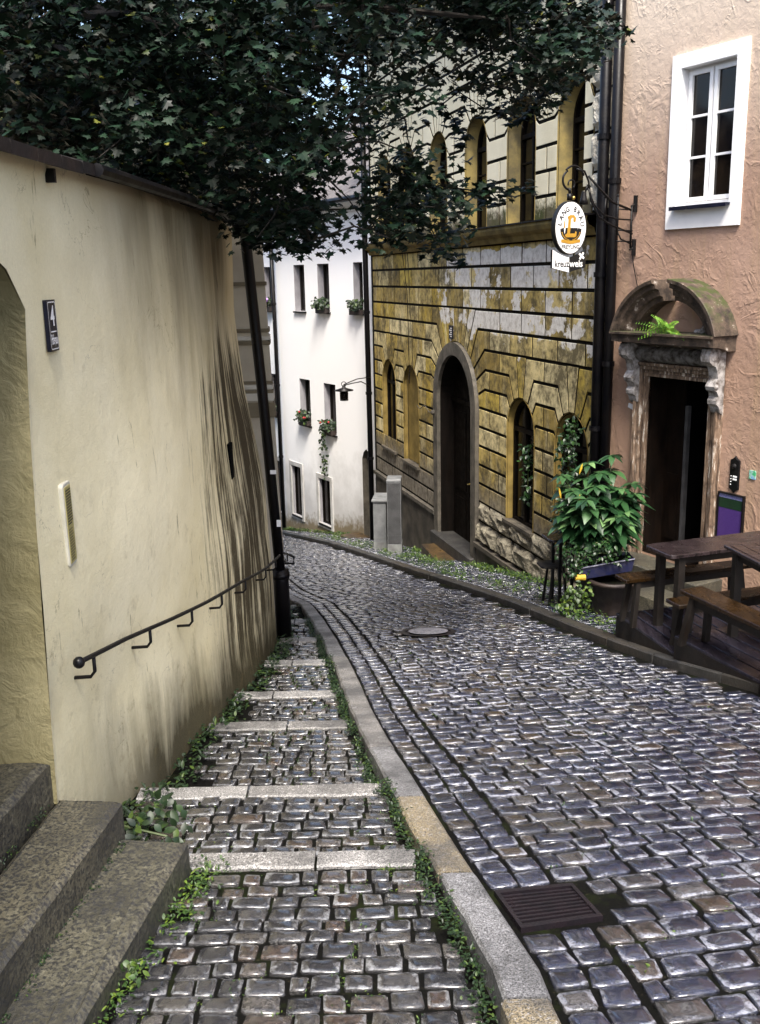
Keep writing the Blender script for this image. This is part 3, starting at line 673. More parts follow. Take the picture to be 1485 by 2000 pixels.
# ---------------------------------------------------------------- yellow rusticated house
P,ye,yn=facade(YA,YB,1)
yh=thing('yellow_house','old ochre house with rusticated block facade, arched windows and tall arched portal','house',P(5,-3,0))
LOW=[(9.33,.50,-.56,-2.0),(7.78,.50,-.56,-2.05),(2.40,.50,-.61,-2.06),(.76,.48,-.60,-2.06)]
UPW=[(.85,.49,3.56,2.36),(2.5,.49,3.57,2.36),(4.24,.47,3.60,2.36),(6.03,.47,3.60,2.36),(7.8,.47,3.60,2.36),(9.4,.47,3.60,2.36)]
POR=(5.15,1.07,-.52,-3.3)
outer=[(-.1,-3.4),(10.62,-5.2),(10.62,6.6),(-.1,6.6)]
holes=[arch(c,zs,R-.02,zb) for c,R,zs,zb in LOW+UPW]+[arch(POR[0],POR[2],POR[1]-.22,POR[3])]
bw=wall_with_holes(P,outer,holes); obj('wall',bw,MAT['groove'],yh)
ZT=[1.13-.316*k for k in range(-3,13)]   # joint heights going down
def joint_end(ar,z,sgn):
    """path from the opening outwards for the joint at height z; ar=(c,R,zs,zb,bends{z:(angle,bend)})"""
    c,R,zs,zb,bd=ar
    for zz,(ang,bx) in bd.items():
        if abs(zz-z)<.02:
            a=rad(ang); return [(c+sgn*R*math.cos(a),zs+R*math.sin(a)),(c+sgn*bx,z)]
    return [(c+sgn*R,z)]
def rows(joints,arches,u0,u1,mb,pitch=.8,seedo=0,proud=.013,rfun=None):
    for k in range(len(joints)-1):
        zt,zb=joints[k],joints[k+1]
        act=sorted([a for a in arches if a[3]-.02<zb and zt<=a[5]+.01] if arches and len(arches[0])>5 else [],key=lambda a:a[0])
        bounds=[('w',u0)]+[('a',a) for a in act]+[('w',u1)]
        for i in range(len(bounds)-1):
            L,Rr=bounds[i],bounds[i+1]
            def path(bd,z,sgn):
                if bd[0]=='w': return [(bd[1],z)]
                return joint_end(bd[1][:5],z,sgn)
            G=.007; sh=lambda pp,d:[(q[0],q[1]+d) for q in pp]
            lt,lb=sh(path(L,zt,1),-G),sh(path(L,zb,1),G); rt,rb=sh(path(Rr,zt,-1),-G),sh(path(Rr,zb,-1),G)
            ul=max(p[0] for p in lt+lb); ur=min(p[0] for p in rt+rb)
            js=[]; off=(k%2)*pitch/2+seedo
            j=math.floor((ul-off)/pitch)*pitch+off
            while j<ur:
                if j>ul+.17 and j<ur-.17: js.append(j)
                j+=pitch
            if ur-ul>.45 and ur-ul<.9 and not js: js=[ul+(ur-ul)*(.35 if k%2 else .62)] if k%3 else []
            # cells
            edges=[None]+js+[None]
            for m in range(len(edges)-1):
                a,c=edges[m],edges[m+1]
                poly=[]
                if a is None: poly+=[p for p in reversed(lb)][::-1][0:0]
                left=([ (a,zb+G),(a,zt-G)] if a is not None else (list(reversed(lb))+list(lt)))
                right=([(c,zt-G),(c,zb+G)] if c is not None else (list(reversed(rt))+list(rb)))
                poly=left+right
                cl=[]
                for p in poly:
                    if not cl or (abs(p[0]-cl[-1][0])+abs(p[1]-cl[-1][1]))>.004: cl.append(p)
                if abs(cl[0][0]-cl[-1][0])+abs(cl[0][1]-cl[-1][1])<.004: cl.pop()
                if len(cl)>2: mb.prism(cl,.001,proud+random.uniform(-.002,.002),lambda x,z,d:P(x,z,d),inset=.016,edge=.005,r=rfun() if rfun else None,sr=2.)
def keystones(ar,ztop,angs,mb,proud=.013,rfun=None):
    c,R,zs=ar[:3]
    for a0,a1 in zip(angs,angs[1:]):
        t0,t1=rad(a0),rad(a1)
        def tp(t): return (c+(ztop-zs)/math.tan(t) if abs(math.cos(t))>1e-6 else c,ztop)
        poly=[(c+R*math.cos(t0),zs+R*math.sin(t0)),tp(t0),tp(t1),(c+R*math.cos(t1),zs+R*math.sin(t1))]
        mb.prism(poly,.001,proud,lambda x,z,d:P(x,z,d),inset=.013,edge=.004,r=rfun() if rfun else None,sr=2.)
J=[1.13-.316*k for k in range(0,13)]
jn=lambda k:J[k]
mb=MB()
top=[2.12,1.80,1.46,1.13]
rows(top,[],0.18,10.45,mb,seedo=.02)
def cot(ar,a,zt): return (zt-ar[2])/math.tan(rad(a))
AR=[]
for c,R,zs,zb in LOW:
    bd={J[2]:(81,cot((c,R,zs),81,J[2])),J[3]:(60,R-.06),J[4]:(37,R+.02),J[5]:(13,R+.04)}
    AR.append((c,R,zs,zb,bd,J[2]))
pb={J[0]:(61,cot((0,0,POR[2]),61,J[0])),J[1]:(50,POR[1]-.06),J[2]:(39,POR[1]+.24),J[3]:(28,POR[1]+.28),J[4]:(15,POR[1]+.26)}
AR.append((*POR,pb,J[0]))
# above z=-2.03 courses with the openings
lowj=[J[k] for k in range(0,11)]
rows(lowj,AR,.18,10.45,mb,seedo=.02)
for a in AR[:4]: keystones(a,J[2],[81,99],mb)
keystones(AR[4],J[0],[61,69.5,78,86,94,102,110.5,119],mb)
# two more courses left of the portal (down to the moulding)
rows([J[10],J[11],J[12]],[],POR[0]+POR[1],10.45,mb)
# upper storey
UJ=[2.36+.318*k for k in range(0,14)][::-1]
UA=[]
for c,R,zs,zb in UPW:
    ks={}
    for z in UJ:
        h=z-zs
        if h>.02 and h<1.05: ks[z]=None
    zz=sorted(ks); bd={}
    if len(zz)>=4: zz=zz[:4]
    for q,z in enumerate(zz[:-1]): bd[z]=((16,40,60)[q],R+(.1,.1,.0)[q])
    zt=zz[-1]; bd[zt]=(72,(zt-zs)/math.tan(rad(72)))
    UA.append((c,R,zs,zb-.02,bd,zt))
rows(UJ,UA,.62,10.45,mb,seedo=.05,proud=.016)
for a in UA: keystones(a,a[5],[72,84,96,108],mb)
obj('rusticated_blocks',mb,MAT['ochre'],yh)
# rough plinth to the right of the portal
mb=MB(); RJ=[J[10],-2.36,-2.72]
for k,(zt,zb) in enumerate(zip(RJ,RJ[1:])):
    u=.18
    while u<POR[0]-POR[1]-.1:
        l_=random.uniform(.45,.85); u2=min(u+l_,POR[0]-POR[1]-.02)
        # uneven face
        nx,nz=7,5; vs=[]; pr=.05+.03*k
        for a in range(nx+1):
            for c in range(nz+1):
                ed=(a in(0,nx)) or (c in(0,nz)); x=u+.012+(u2-u-.024)*a/nx; z=zb+.012+(zt-zb-.024)*c/nz
                vs.append(P(x,z,.0 if ed else pr+random.uniform(-.022,.03)))
        mb.add(vs,[(a*(nz+1)+c,a*(nz+1)+c+1,(a+1)*(nz+1)+c+1,(a+1)*(nz+1)+c) for a in range(nx) for c in range(nz)]); u=u2
mb.box(.1,POR[0]-POR[1]-.02,0,.0,0,0) if False else None
obj('rough_plinth_blocks',mb,MAT['rough'],yh)
b=MB()
for u0,u1,z0,z1,d in ((.1,4.06,-3.3,-2.79,.06),(.1,4.06,-2.79,-2.72,.12)): b.add([P(u0,z0,0),P(u1,z0,0),P(u1,z1,0),P(u0,z1,0),P(u0,z0,d),P(u1,z0,d),P(u1,z1,d),P(u0,z1,d)],[(4,5,6,7),(0,1,5,4),(1,2,6,5),(2,3,7,6),(3,0,4,7)])
obj('dark_base_course',b,MAT['plinth'],yh)
b=MB()
def pbx(b,u0,u1,z0,z1,d0,d1,r=None,P=None): 
    P=P or globals()['P']
    return b.box(u0,u1,z0,z1,d0,d1,lambda u,z,d:P(u,z,d),r)
pbx(b,6.24,7.6,-4.3,-2.76,0,.05); pbx(b,7.62,10.45,-4.9,-2.76,0,.03); obj('plinth',b,MAT['plinth'],yh)
b=MB(); pbx(b,6.22,10.5,-2.755,-2.68,0,.085); obj('plinth_moulding',b,MAT['frame'],yh)
# sill cornice
b=MB()
prof=[(2.12,.0),(2.12,.07),(2.16,.09),(2.2,.10),(2.24,.17),(2.30,.2),(2.345,.2),(2.36,.0)]
b.strip([P(.12,z,d) for z,d in prof],[P(10.5,z,d) for z,d in prof]); obj('cornice',b,MAT['reveal'],yh)
b=MB(); pbx(b,.12,10.52,2.347,2.365,.04,.225); obj('cornice_sheet',b,MAT['pipe'],yh)
# quoins at the near corner of the upper storey and beside the pipes
mb=MB()
for k,(z0,z1) in enumerate([(2.4+.45*i,2.84+.45*i) for i in range(9)]):
    w_=.36 if k%2 else .5
    nx,nz=6,6; vs=[]; u0,u1=-.08,min(w_,.33 if z0<4.2 else .6)
    for a in range(nx+1):
        for c in range(nz+1):
            ed=(a in(0,nx)) or (c in(0,nz)); x=u0+.01+(u1-u0-.02)*a/nx; z=z0+.01+(z1-z0-.02)*c/nz
            vs.append(P(x,z,.02 if ed else .09+random.uniform(-.02,.02)))
    mb.add(vs,[(a*(nz+1)+c,a*(nz+1)+c+1,(a+1)*(nz+1)+c+1,(a+1)*(nz+1)+c) for a in range(nx) for c in range(nz)])
obj('quoins',mb,MAT['quoin'],yh)
mb=MB()
for i in range(14):
    z0=-2.4+.32*i; mb.prism([(-.09,z0),(.16,z0),(.16,z0+.30),(-.09,z0+.30)],0,.05,lambda x,z,d:P(x,z,d),inset=.01,edge=.015)
obj('corner_stones',mb,MAT['rough'],yh)
# window openings
def arched(c,R,zs,zb,depth,splay,glassmat,kind,ridx):
    a0=arch(c,zs,R,zb); a1=arch(c,zs,R-splay,zb+.02); 
    b=MB(); b.strip([P(u,z,.018) for u,z in a0],[P(u,z,-depth) for u,z in a1])
    wo=obj('window',b,MAT['reveal'],yh,smooth=False)
    if kind!='blind':
        b=MB(); o=arch(c,zs,R-splay+.01,zb); i=arch(c,zs,R-splay-.05,zb+.06); b.strip([P(u,z,-depth+.02) for u,z in o],[P(u,z,-depth+.02) for u,z in i],closed=True); b.strip([P(u,z,-depth+.02) for u,z in i],[P(u,z,-depth-.02) for u,z in i],closed=True)
        r=R-splay
        pbx(b,c-.022,c+.022,zb+.05,zs+r-.04,-depth-.01,-depth+.03); pbx(b,c-r+.03,c+r-.03,zs-.03,zs+.03,-depth-.01,-depth+.035)
        if kind=='up':
            for z in (zb+.45,zb+.85): pbx(b,c-r+.03,c+r-.03,z-.012,z+.012,-depth-.01,-depth+.02)
            for s_ in(-1,1):
                b.tube([P(c+s_*.02,zs,-depth+.01)]+[P(c+s_*(r*.5)*(1-math.cos(t)),zs+(r*.9)*math.sin(t),-depth+.01) for t in (.5,1.,1.4)],.012,5)
        obj('window_frame',b,MAT['door'],wo)
    b=MB(); b.add([P(u,z,-depth-.012) for u,z in a1],[tuple(range(len(a1)))]); obj('pane' if kind!='blind' else 'blind_panel',b,glassmat,wo)
    b=MB(); b.prism([(c-R-.03,-depth),(c+R+.03,-depth),(c+R+.03,.07),(c-R-.03,.07)],zb-.035,zb+.015,lambda u,d,z:P(u,z,d)) if kind!='up' else b.prism([(c-R,-depth),(c+R,-depth),(c+R,.05),(c-R,.05)],zb-.01,zb+.01,lambda u,d,z:P(u,z,d))
    obj('sill',b,MAT['plinth'],wo)
for i,(c,R,zs,zb) in enumerate(LOW): arched(c,R,zs,zb,.07 if i==1 else .10,.02 if i==1 else .05,MAT['reveal'] if i==1 else MAT['wglass'],'blind' if i==1 else 'low',i)
for i,(c,R,zs,zb) in enumerate(UPW): arched(c,R,zs,zb,.20,.05,MAT['wglass'],'up',i)
# portal
c,R,zs,zb=POR; o=arch(c,zs,R,zb,24); i_=arch(c,zs,R-.22,zb,24); ii=arch(c,zs,R-.25,zb,24)
b=MB(); b.strip([P(u,z,0) for u,z in o],[P(u,z,.075) for u,z in o]); b.strip([P(u,z,.075) for u,z in o],[P(u,z,.075) for u,z in i_]); b.strip([P(u,z,.075) for u,z in i_],[P(u,z,.01) for u,z in i_])
po=obj('portal',b,MAT['frame'],yh); b=MB(); b.strip([P(u,z,.01) for u,z in i_],[P(u,z,-.25) for u,z in ii]); obj('reveal',b,MAT['door'],po)
b=MB(); b.add([P(u,z,-.24) for u,z in ii],[tuple(range(len(ii)))]); dd=obj('door',b,MAT['door'],po)
b=MB(); pbx(b,c-.8,c+.8,zs-.04,zs+.03,-.24,-.19); pbx(b,c-.03,c+.03,zb,zs,-.24,-.215)
for s_ in(-1,1):
    for z0,z1 in((zb+.15,zb+1.),(zb+1.15,zs-.2)): pbx(b,c+s_*.42-.26,c+s_*.42+.26,z0,z1,-.24,-.225)
obj('door_panels',b,MAT['door'],dd)
b=MB(); b.tube([P(c-.08,-1.95,-.215),P(c-.08,-1.95,-.17),P(c-.18,-1.95,-.16)],.014,6); pass; obj('handle',b,MAT['brass'],dd)
# roof edge so that the house closes above
b=MB(); b.add([P(-.1,6.6,.5),P(10.8,6.6,.5),P(10.8,9.5,-4),P(-.1,9.5,-4)],[(0,1,2,3)]); pbx(b,-.1,10.8,6.45,6.6,-.1,.5); obj('roof',b,MAT['roof'],yh)
b=MB(); b.add([P(-.1,-3.4,0),P(-.1,-3.4,-6),P(-.1,6.6,-6),P(-.1,6.6,0)],[(0,1,2,3)]); b.add([P(10.62,-5.2,0),P(10.62,-5.2,-6),P(10.62,6.6,-6),P(10.62,6.6,0)],[(0,1,2,3)]); b.add([P(-.1,-5,-6),P(10.62,-5,-6),P(10.62,9.5,-6),P(-.1,9.5,-6)],[(0,1,2,3)]); obj('side_wall',b,MAT['cream'],yh)
# street plate over the portal, cables
b=MB(); pbx(b,5.18,5.38,.60,.83,.046,.062); sp=tag(obj('blue_plate',b,MAT['blue'],None),'small blue enamel street plate on the keystone above the arched portal','plate')
b=MB(); 
for k,z in enumerate((.79,.755,.72,.685,.65)): 
    b.add([P(5.30+.05*(k%2),z,.0635),P(5.22,z,.0635),P(5.22,z-.017,.0635),P(5.30+.05*(k%2),z-.017,.0635)],[(0,1,2,3)])
obj('lettering',b,MAT['board'],sp)
b=MB(); b.tube([P(7.6,2.1,.2),P(7.6,1.4,.12),P(7.6,.6,.1),P(7.6,-.4,.09)],.007,5); b.tube([P(7.42,2.1,.15),P(7.42,-.2,.07)],.005,5)
tag(obj('hanging_cable',b,MAT['black'],None),'thin cables hanging down the ochre blocks between the small arched window and portal','cable')
b=MB(); b.tube([P(7.2-.95*k/8,-.78-.05*math.sin(k*1.2),.07) for k in range(9)],.008,5); b.ball(P(6.15,-.79,.10),.05); tag(obj('cable_junction',b,MAT['plinth'],None),'drooping wire with knotted junction running to the left edge of the portal','cable')
# steps in front of the portal
st=thing('portal_steps','worn wet stone steps with dark risers below the tall arched portal','steps',P(5,-3.3,.3))
b=MB(); b.prism([(4.10,-.24),(6.2,-.24),(6.2,.16),(4.10,.16)],-4.2,-3.04,lambda u,d,z:P(u,z,d),edge=.02); obj('step',b,MAT['kerbr'],st)
sb=thing('stone_slab','brown wet stone slab lying level at the foot of the portal steps','stone slab',(1.1,17,-3.4))
b=MB(); q=[atZ(x,y,-3.25) for x,y in ((823,1062),(857,1060),(905,1088),(868,1108))]; b.prism([(p.x,p.y) for p in q],-3.9,-3.25,lambda a,c,h:(a,c,h),edge=.02); obj('slab',b,MAT['slab'],sb)
# drainpipes at both ends
def pipe(name,label,pts,r,cl=(),base=None,mat='pipe'):
    t=thing(name,label,'drainpipe',base or pts[-1]); b=MB(); b.tube(pts,r,12); obj('pipe_shaft',b,MAT[mat],t,smooth=True)
    for z in cl:
        b=MB(); p=lerp3(pts,z); b.tube([p+Vector((0,0,.03)),p-Vector((0,0,.03))],r*1.25,12); obj('pipe_collar',b,MAT[mat],t)
    return t
def lerp3(pts,z):
    for a,c in zip(pts,pts[1:]):
        if (a[2]-z)*(c[2]-z)<=0 and abs(a[2]-c[2])>1e-6: return Vector(a).lerp(Vector(c),(z-a[2])/(c[2]-a[2]))
    return Vector(pts[-1])
pipe('drainpipe','dark drainpipe between the white house and the ochre block facade',[P(10.5,6.4,.14),P(10.5,2.2,.16),P(10.5,-4.4,.14)],.06,(2.3,.9,-.9,-2.4))
pipe('drainpipe','blue-black drainpipe on the ochre facade, left of the two pipes beside the pink house',[P(-.03,6.4,.085),P(-.03,2.5,.085),P(-.035,2.0,.08),P(-.04,-2.2,.08)],.066,(3.2,1.65,-.2))
P1,pe,pn=facade(PA,PB,-1)
pipe('drainpipe','dark drainpipe against the pink plaster wall, right of the two pipes',[P1(.06,6.5,.09),P1(.04,2.,.08),P1(.03,-2.1,.08)],.062,(2.7,.6,-1.))

# ---------------------------------------------------------------- pink house
ph=thing('pink_house','pink house with trowelled plaster, white framed window and carved stone doorway','house',P1(1.2,-2,0))
DR=(.66,1.60,.50,-1.62); WN=(.95,1.69,2.36,3.75)
def PP(u,z,d=0): return P1(u,z,d)
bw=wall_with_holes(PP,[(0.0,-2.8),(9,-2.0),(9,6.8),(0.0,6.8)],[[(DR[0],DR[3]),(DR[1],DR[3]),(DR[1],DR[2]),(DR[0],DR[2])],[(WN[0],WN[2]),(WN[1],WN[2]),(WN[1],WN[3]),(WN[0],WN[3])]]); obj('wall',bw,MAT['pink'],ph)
b=MB(); b.add([PP(0,-3,0),PP(0,-3,-6),PP(0,6.8,-6),PP(0,6.8,0)],[(0,1,2,3)]); b.add([PP(9,-3,0),PP(9,-3,-6),PP(9,6.8,-6),PP(9,6.8,0)],[(0,1,2,3)]); b.add([PP(0,-3,-6),PP(9,-3,-6),PP(9,6.8,-6),PP(0,6.8,-6)],[(0,1,2,3)]); obj('side_wall',b,MAT['pink'],ph)
b=MB(); b.add([PP(-.1,6.8,.4),PP(9.2,6.8,.4),PP(9.2,9.6,-3.2),PP(-.1,9.6,-3.2)],[(0,1,2,3)]); b.add([PP(-.1,6.8,-6.4),PP(9.2,6.8,-6.4),PP(9.2,9.6,-3.2),PP(-.1,9.6,-3.2)],[(0,1,2,3)]); obj('roof',b,MAT['roof'],ph)
def ring_rect(b,u0,u1,z0,z1,w_,d0,d1,P):
    for a in ((u0,u0+w_,z0,z1),(u1-w_,u1,z0,z1),(u0+w_,u1-w_,z1-w_,z1),(u0+w_,u1-w_,z0,z0+w_)): b.box(a[0],a[1],a[2],a[3],d0,d1,lambda u,z,d:P(u,z,d))
# window with white surround
b=MB(); o=[(.82,2.12),(1.83,2.12),(1.83,3.89),(.82,3.89)]; i_=[(WN[0],WN[2]),(WN[1],WN[2]),(WN[1],WN[3]),(WN[0],WN[3])]
b.strip([PP(*p,0) for p in o],[PP(*p,.03) for p in o],closed=True); b.strip([PP(*p,.03) for p in o],[PP(*p,.03) for p in i_],closed=True); b.strip([PP(*p,.03) for p in i_],[PP(*p,-.14) for p in i_],closed=True)
pw=obj('window',b,MAT['white'],ph)
b=MB(); ring_rect(b,WN[0],WN[1],WN[2],WN[3],.035,-.14,-.09,PP); obj('window_frame',b,MAT['white'],pw)
mid=(WN[0]+WN[1])/2
for u0,u1 in ((WN[0]+.035,mid-.012),(mid+.012,WN[1]-.035)):
    b=MB(); ring_rect(b,u0,u1,WN[2]+.04,WN[3]-.035,.042,-.11,-.06,PP)
    h=(WN[3]-WN[2]-.15)/3
    for k in (1,2): pbx(b,u0+.042,u1-.042,WN[2]+.075+h*k-.012,WN[2]+.075+h*k+.012,-.105,-.068,P=PP)
    sa=obj('casement',b,MAT['white'],pw)
    b=MB(); b.add([PP(u0+.03,WN[2]+.07,-.09),PP(u1-.03,WN[2]+.07,-.09),PP(u1-.03,WN[3]-.06,-.09),PP(u0+.03,WN[3]-.06,-.09)],[(0,1,2,3)]); obj('pane',b,MAT['glass'],sa)
b=MB(); pbx(b,WN[0]-.02,WN[1]+.02,WN[2]-.035,WN[2]-.01,-.10,.10,P=PP); pbx(b,WN[0]-.02,WN[1]+.02,WN[2]-.05,WN[2]-.035,.085,.10,P=PP); obj('sill',b,MAT['blue'],pw)
# door opening and surround
b=MB(); q=[(DR[0],DR[3]),(DR[0],DR[2]),(DR[1],DR[2]),(DR[1],DR[3])]; b.strip([PP(*p,.0) for p in q],[PP(*p,-.33) for p in q]); b.add([PP(DR[0],DR[3],0),PP(DR[1],DR[3],0),PP(DR[1],DR[3],-.55),PP(DR[0],DR[3],-.55)],[(0,1,2,3)]); dwy=obj('doorway',b,MAT['leaf'],ph)
b=MB(); pbx(b,DR[0],DR[0]+.27,DR[3],DR[2],-.34,-.30,P=PP); pbx(b,DR[0]+.05,DR[0]+.23,DR[3]+.15,DR[3]+.95,-.30,-.285,P=PP); obj('door_leaf',b,MAT['leaf'],dwy)
b=MB(); pbx(b,DR[0]+.2,DR[1],DR[3],DR[2],-1.5,-1.45,P=PP); b.add([PP(DR[0]+.27,DR[3],-.33),PP(DR[0]+.27,DR[3],-1.45),PP(DR[0]+.27,DR[2],-1.45),PP(DR[0]+.27,DR[2],-.33)],[(0,1,2,3)]); b.add([PP(DR[1],DR[3],-.32),PP(DR[1],DR[3],-1.45),PP(DR[1],DR[2],-1.45),PP(DR[1],DR[2],-.32)],[(0,1,2,3)]); b.add([PP(DR[0],DR[3]-.01,-.5),PP(DR[1],DR[3]-.01,-.5),PP(DR[1],DR[3]-.01,-1.5),PP(DR[0],DR[3]-.01,-1.5)],[(0,1,2,3)]); obj('dark_hall',b,MAT['dark'],dwy)
b=MB(); pbx(b,DR[0]+.275,DR[0]+.32,DR[3],DR[2]-.35,-.36,-.31,P=PP); obj('door_edge',b,MAT['darkpanel'],dwy)
ds=dwy
def moulded(pts_fn,prof,name,mat,par):
    b=MB(); 
    for (o0,d0),(o1,d1) in zip(prof,prof[1:]): b.strip(pts_fn(o0,d0),pts_fn(o1,d1))
    return obj(name,b,mat,par)
def fr(o,d): return [PP(DR[0]-o,DR[3]-.1,d),PP(DR[0]-o,DR[2]+o,d),PP(DR[1]+o,DR[2]+o,d),PP(DR[1]+o,DR[3]-.1,d)]
moulded(fr,[(0,-.02),(0,.055),(.035,.055),(.04,.035),(.07,.035),(.08,.07),(.115,.07),(.125,.095),(.155,.1),(.165,.0)],'door_architrave',MAT['jstone'],ds)
# half-round frieze, consoles, cornice, broken pediment
b=MB(); n=9
a=[PP(DR[0]-.10,.76+.10*math.sin(math.pi*(k/n-.5)),.03+.13*math.cos(math.pi*(k/n-.5))) for k in range(n+1)]; c_=[PP(DR[1]+.10,.76+.10*math.sin(math.pi*(k/n-.5)),.03+.13*math.cos(math.pi*(k/n-.5))) for k in range(n+1)]
b.strip(a,c_); obj('frieze',b,MAT['plinth'],ds,smooth=True)
def console(u):
    b=MB()
    sp=[]
    for k in range(22):
        t=k/21*4.2*math.pi; 
    # side profile (d,z) of the scroll
    prof=[(.0,.90),(.16,.90),(.22,.87),(.245,.81),(.235,.745),(.19,.705),(.14,.69),(.115,.64),(.10,.56),(.13,.52),(.15,.48),(.135,.44),(.10,.42),(.08,.37),(.105,.33),(.10,.29),(.065,.26),(.045,.2),(0,.17)]
    b.prism(prof,-.062,.062,lambda d,z,h:PP(u+h,z,d+.05),edge=0)
    for s_ in(-1,1):
        for (dc,zc,r_) in ((.165,.80,.055),(.115,.475,.03)):
            m=10; b.add([PP(u+s_*.078,zc,dc+.05)]+[PP(u+s_*.066,zc+r_*math.sin(2*math.pi*k/m),dc+.05+r_*math.cos(2*math.pi*k/m)) for k in range(m)]+[PP(u+s_*.06,zc+r_*1.1*math.sin(2*math.pi*k/m),dc+.05+r_*1.1*math.cos(2*math.pi*k/m)) for k in range(m)],[(0,1+k,1+(k+1)%m) for k in range(m)]+[(1+k,11+k,11+(k+1)%m,1+(k+1)%m) for k in range(m)])
    return obj('console',b,simple_con,ds,smooth=False)
simple_con=simple('whitewashed_console',(.42,.40,.39),(.07,.055,.045),14,.6,.4)
console(DR[0]-.16); console(DR[1]+.14)
def molding(P,u0,u1,prof,name,mat,par,cap=True):
    b=MB(); b.strip([P(u0,z,d) for z,d in prof],[P(u1,z,d) for z,d in prof])
    if cap: b.add([P(u0,z,d) for z,d in prof],[tuple(range(len(prof)))]); b.add([P(u1,z,d) for z,d in prof],[tuple(range(len(prof)))])
    return obj(name,b,mat,par)
molding(PP,.36,1.88,[(.85,0),(.85,.12),(.875,.17),(.895,.27),(.90,.34),(.985,.345),(.99,.375),(1.012,.375),(1.02,0)],'door_cornice',MAT['pedi'],ds)
cu,cz,RR=1.12,.86,.86
def pedi(a0,a1,dmax,n=12):
    prof=[(RR-.27,.0),(RR-.27,.19),(RR-.215,.20),(RR-.205,.235),(RR-.13,.245),(RR-.11,.30),(RR-.06,.305),(RR-.045,.345),(RR-.005,.35),(RR,.34),(RR,0)]
    b=MB()
    for k in range(n):
        t0=rad(a0+(a1-a0)*k/n); t1=rad(a0+(a1-a0)*(k+1)/n)
        f=lambda t:[PP(cu+r*math.cos(t)*.93,max(1.015,cz+r*math.sin(t)*.86),d*dmax) for r,d in prof]
        b.strip(f(t0),f(t1))
    for a in (a0,a1): t=rad(a); b.add([PP(cu+r*math.cos(t)*.93,max(1.015,cz+r*math.sin(t)*.86),d*dmax) for r,d in prof],[tuple(range(len(prof)))])
    return obj('pediment_segment',b,MAT['pedi'],ds)
pedi(101,169,1.0); pedi(84,11,1.0)
pts=[(cu+.3+.11*math.cos(t),1.13+.11*math.sin(t)) for t in (-2.0,-1.3,-.6,.1,.8)]
b.tube([PP(u,z,.06) for u,z in pts],[.03,.04,.045,.035,.02],7); obj('tympanum_scroll',b,simple_con,ds)
# door step
b=MB(); b.prism([(.45,0),(1.9,0),(1.9,.42),(.45,.42)],-2.3,-1.64,lambda u,d,z:PP(u,z,d),edge=.015); b.prism([(.4,.42),(2.0,.42),(2.0,.8),(.4,.8)],-2.4,-1.80,lambda u,d,z:PP(u,z,d),edge=.015)
tag(obj('doorstep',b,MAT['stepst'],None),'speckled stone doorstep under the carved doorway behind the benches','steps')
# small fittings on the pink wall
bp=thing('doorbell_plate','ornate black doorbell plate with small name slots right of the carved door','doorbell',P1(1.98,-.45,0))
b=MB(); b.prism([(1.98+x*.062,-.45+z*.2) for x,z in ((0,1),(.45,.86),(1,.78),(1,.3),(1,-.3),(1,-.78),(.45,-.86),(0,-1),(-.45,-.86),(-1,-.78),(-1,.78),(-.45,.86))],0,.02,lambda u,z,d:PP(u,z,d),edge=.006); obj('plate',b,MAT['black'],bp)
b=MB(); 
for z in(-.47,-.50): pbx(b,1.97,2.02,z-.009,z+.009,.02,.024,P=PP)
for z in(-.47,-.50,-.53,-.56): b.ball(PP(1.945,z,.022),.006,6,4)
obj('name_slots',b,MAT['board'],bp)
b=MB(); b.ball(PP(1.98,-.36,.02),.03,10,6); obj('bell_dome',b,MAT['black'],bp)
t=NT('green_blue_tile'); n_=t.noise(18,detail=3); gm=t.out(t.ramp(n_,(.35,(.05,.35,.15)),(.5,(.3,.5,.45)),(.62,(.1,.25,.6))),.3)
b=MB(); pbx(b,2.17,2.25,-.46,-.37,0,.012,P=PP); tag(obj('painted_tile',b,gm,None),'small square green and blue painted tile right of the doorbell','tile')
mbd=thing('menu_board','purple menu board in thin dark frame leaning below the doorbell plate','board',P1(1.97,-1.1,0))
b=MB(); ring_rect(b,1.79,2.14,-1.2,-.66,.014,0,.035,PP); obj('board_frame',b,MAT['black'],mbd)
b=MB(); pbx(b,1.80,2.13,-1.19,-.83,.002,.02,P=PP); obj('board_face',b,MAT['purple'],mbd)
b=MB(); pbx(b,1.80,2.13,-.83,-.72,.002,.022,P=PP); obj('board_top_panel',b,simple('dark_green_panel',(.01,.03,.015),None,9,.4,0),mbd)
b=MB(); pbx(b,1.80,2.13,-.72,-.675,.002,.022,P=PP); obj('board_header',b,simple('blue_header',(.08,.09,.25),(.2,.2,.35),60,.4,0),mbd)
b=MB(); b.prism([(.33,.10),(.43,.07),(.42,.13),(.34,.15)],0,.012,lambda u,z,d:PP(u,z,d)); tag(obj('wall_tag',b,MAT['board'],None),'tiny pale tag screwed to the pink plaster left of the doorway','tag')
